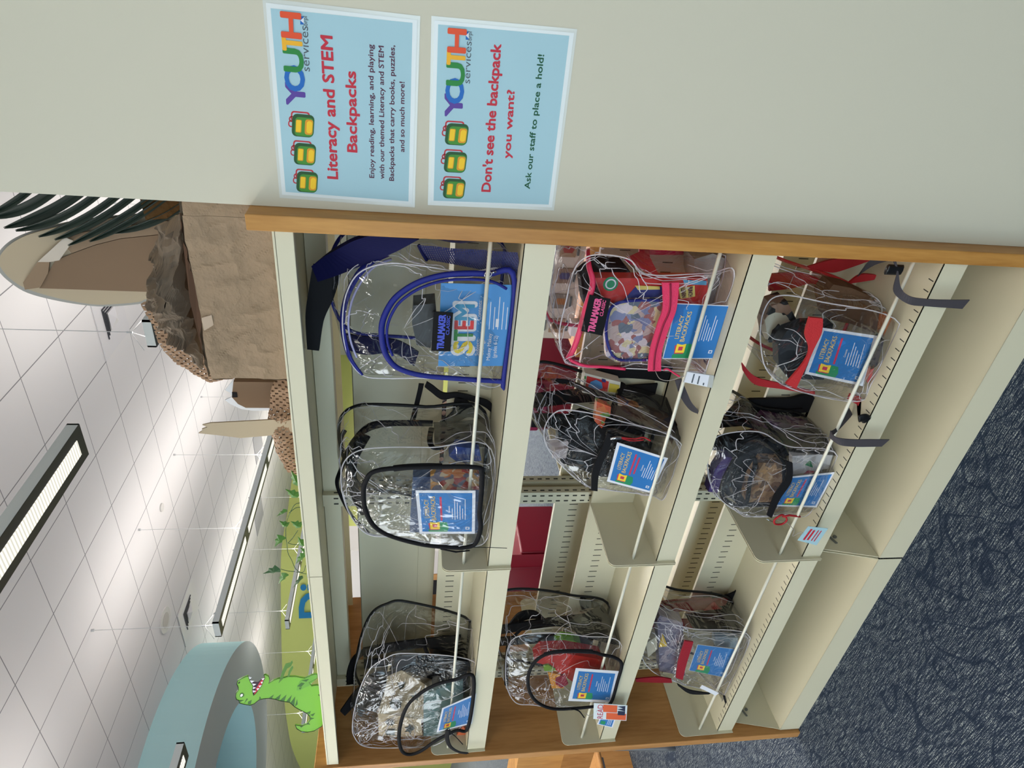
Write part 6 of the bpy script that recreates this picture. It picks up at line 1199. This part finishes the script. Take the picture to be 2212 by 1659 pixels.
# activity board with rows of small pictures on a low maple table
t = thing('picture_board', (-0.95, 1.95, .52), 'white board of small picture squares seen between the middle shelf and a wooden edge', 'picture board')
b = MB(); b.box((-1.30, 1.95, .55), (-.35, 1.965, .98)); b.build('board', mat('board off white', C(190, 186, 180), .5), t)
cols = [C(80, 60, 50), C(150, 100, 60), C(60, 60, 110), C(150, 60, 60), C(110, 110, 100), C(190, 150, 60)]
for i in range(6):
    for j in range(3):
        x = -1.26+i*.148; z = .60+j*.125
        b = MB(); b.box((x, 1.944, z), (x+.085, 1.9495, z+.085)); pc = b.build('picture', mat('picture brown %d' % ((i*2+j) % 3), C(*[(150, 128, 108), (128, 108, 96), (120, 116, 112)][(i*2+j) % 3]), .5), t)
        q = MB(); cx_, cz_ = x+.042, z+.042; P = [(cx_+.026*math.cos(a*.785)*(1 if a % 2 else .7), 1.9435, cz_+.03*math.sin(a*.785)) for a in range(8)]; q.prism(P, (0, -.0006, 0)); q.build('figure', mat('figure ink %d' % ((i+j*2) % 6), cols[(i+j*2) % 6], .5), pc)
        q = MB(); q.box((x+.01, 1.9435, z-.018), (x+.072, 1.9495, z-.008)); q.build('caption', LGr, pc)
t = thing('low_table', (-.85, 2.1, 0), 'low maple table edge under the picture board beyond the shelving', 'table')
b = MB(); b.box((-1.36, 1.85, .50), (-.25, 2.45, .535)); b.build('tabletop', MAPLE, t)
for x in (-1.30, -.33):
    for y in (1.92, 2.38): b = MB(); b.tube([(x, y, 0), (x, y, .50)], .022, 10); b.build('leg', FR, t)
b = MB(); b.box((-1.24, 1.87, .536), (-1.16, 1.93, .58)); tag(b.build('white_block', PAPERW, None, origin=(-1.2, 1.9, .536)), 'small white block on the low maple table', 'block')
# tall maple bookcase, white cabinet and lattice stand seen through the slots behind the top shelf
b = thing('bookcase', (-5.95, 3.55, 0), 'maple bookcase glimpsed through the narrow gaps behind the far top-shelf bag', 'bookcase')
m = MB(); m.box((-6.6, 3.4, 0), (-5.34, 3.75, 2.05)); m.build('carcass', MAPLEF, b)
t = thing('wall_screen', (-5.85, 3.36, 1.75), 'dark slate screen in the narrow gap above the far top-shelf bag', 'screen')
m = MB(); m.box((-6.15, 3.36, 1.70), (-5.50, 3.395, 2.02)); m.build('screen', mat('dark slate screen', C(44, 54, 66), .3, .5), t)
m = MB(); m.box((-6.1, 3.354, 1.74), (-5.62, 3.3595, 1.93)); m.build('panel', mat('black glass', C(10, 10, 12), .2, .5), t)
t = thing('white_cabinet', (-4.95, 3.55, 0), 'white cabinet with maple edge glimpsed through the gap behind the top shelf', 'cabinet')
m = MB(); m.box((-5.33, 3.42, 1.31), (-4.55, 3.75, 2.05)); m.build('upper_body', mat('white laminate', C(214, 210, 206), .5), t)
m = MB(); m.box((-4.91, 3.41, 0.9), (-4.58, 3.75, 1.309)); m.build('lower_body', mat('white laminate', C(0,0,0)), t)
m = MB(); m.box((-5.0, 3.405, 0.9), (-4.912, 3.75, 1.309)); m.build('edge_board', MAPLE, t)
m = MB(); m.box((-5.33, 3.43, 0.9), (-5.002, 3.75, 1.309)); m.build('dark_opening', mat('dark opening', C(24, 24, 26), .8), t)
m = MB(); m.box((-5.33, 3.41, 0), (-5.25, 3.75, .9)); m.box((-5.33, 3.6, 0), (-4.55, 3.75, .9)); m.build('base', mat('white laminate', C(0,0,0)), t)
t = thing('lattice_display', (-4.0, 4.2, 0), 'black lattice display stand seen through the slot behind the top shelf', 'display stand')
m = MB()
for k in range(16):
    x = -5.0+k*.1; m.tube([(x, 4.2, .95), (x+.3, 4.2, 1.35)], .012, 5); m.tube([(x+.3, 4.2, .95), (x, 4.2, 1.35)], .012, 5)
m.build('lattice', BLACKF, t); m = MB(); m.box((-5.0, 4.24, .95), (-3.3, 4.26, 1.36)); m.build('backing', mat('pinkish backing', C(170, 140, 124), .7), t)
for x in (-4.95, -3.35): m = MB(); m.tube([(x, 4.25, 0), (x, 4.25, .96)], .015, 8); m.build('post', BLACKF, t)

# study chair and desk by the far end
t = thing('wooden_chair', (-3.15, .35, 0), 'wooden chair with grey metal frame beyond the far end panel', 'chair')
for nm, a, c in (('seat', (-3.35, .15, .43), (-2.95, .55, .455)),):
    m = MB(); m.box(a, c); o = m.build(nm, MAPLEF, t); md = o.modifiers.new('r', 'BEVEL'); md.width = .02; md.segments = 3
m = MB(); m.box((-3.36, .54, .62), (-2.94, .56, .86)); o = m.build('backrest', MAPLE, t)
for x in (-3.33, -2.97):
    m = MB(); m.tube(catmull([(x, .56, .84), (x, .55, .45), (x, .52, .02)], 5), .011, 8); m.build('rear_leg', FR, t, True)
    m = MB(); m.tube(catmull([(x, .5, .43), (x, .18, .42), (x, .12, .3), (x, .10, .02)], 5), .011, 8); m.build('front_leg', FR, t, True)
t = thing('computer_desk', (-4.4, .75, 0), 'maple computer desk beyond the far end of the shelving', 'desk')
m = MB(); m.box((-5.1, .3, .70), (-3.75, 1.1, .735)); m.build('desktop', MAPLE, t)
for x in (-5.05, -3.8): m = MB(); m.box((x, .35, 0), (x+.03, 1.05, .70)); m.build('side_panel', MAPLEF, t)
t = thing('computer_monitor', (-4.3, .8, .735), 'black monitor with a lit pale blue screen on the computer desk', 'monitor')
m = MB(); m.box((-4.58, .80, .83), (-4.02, .83, 1.18)); m.build('bezel', mat('black glass', C(0,0,0)), t)
m = MB(); m.box((-4.56, .795, .85), (-4.04, .7995, 1.16)); m.build('screen', emis('monitor glow', (.45, .55, 1, 1), 1.2), t)
m = MB(); m.box((-4.4, .76, .736), (-4.2, .88, .745)); m.box((-4.32, .81, .74), (-4.28, .83, .86)); m.build('stand', mat('black glass', C(0,0,0)), t)
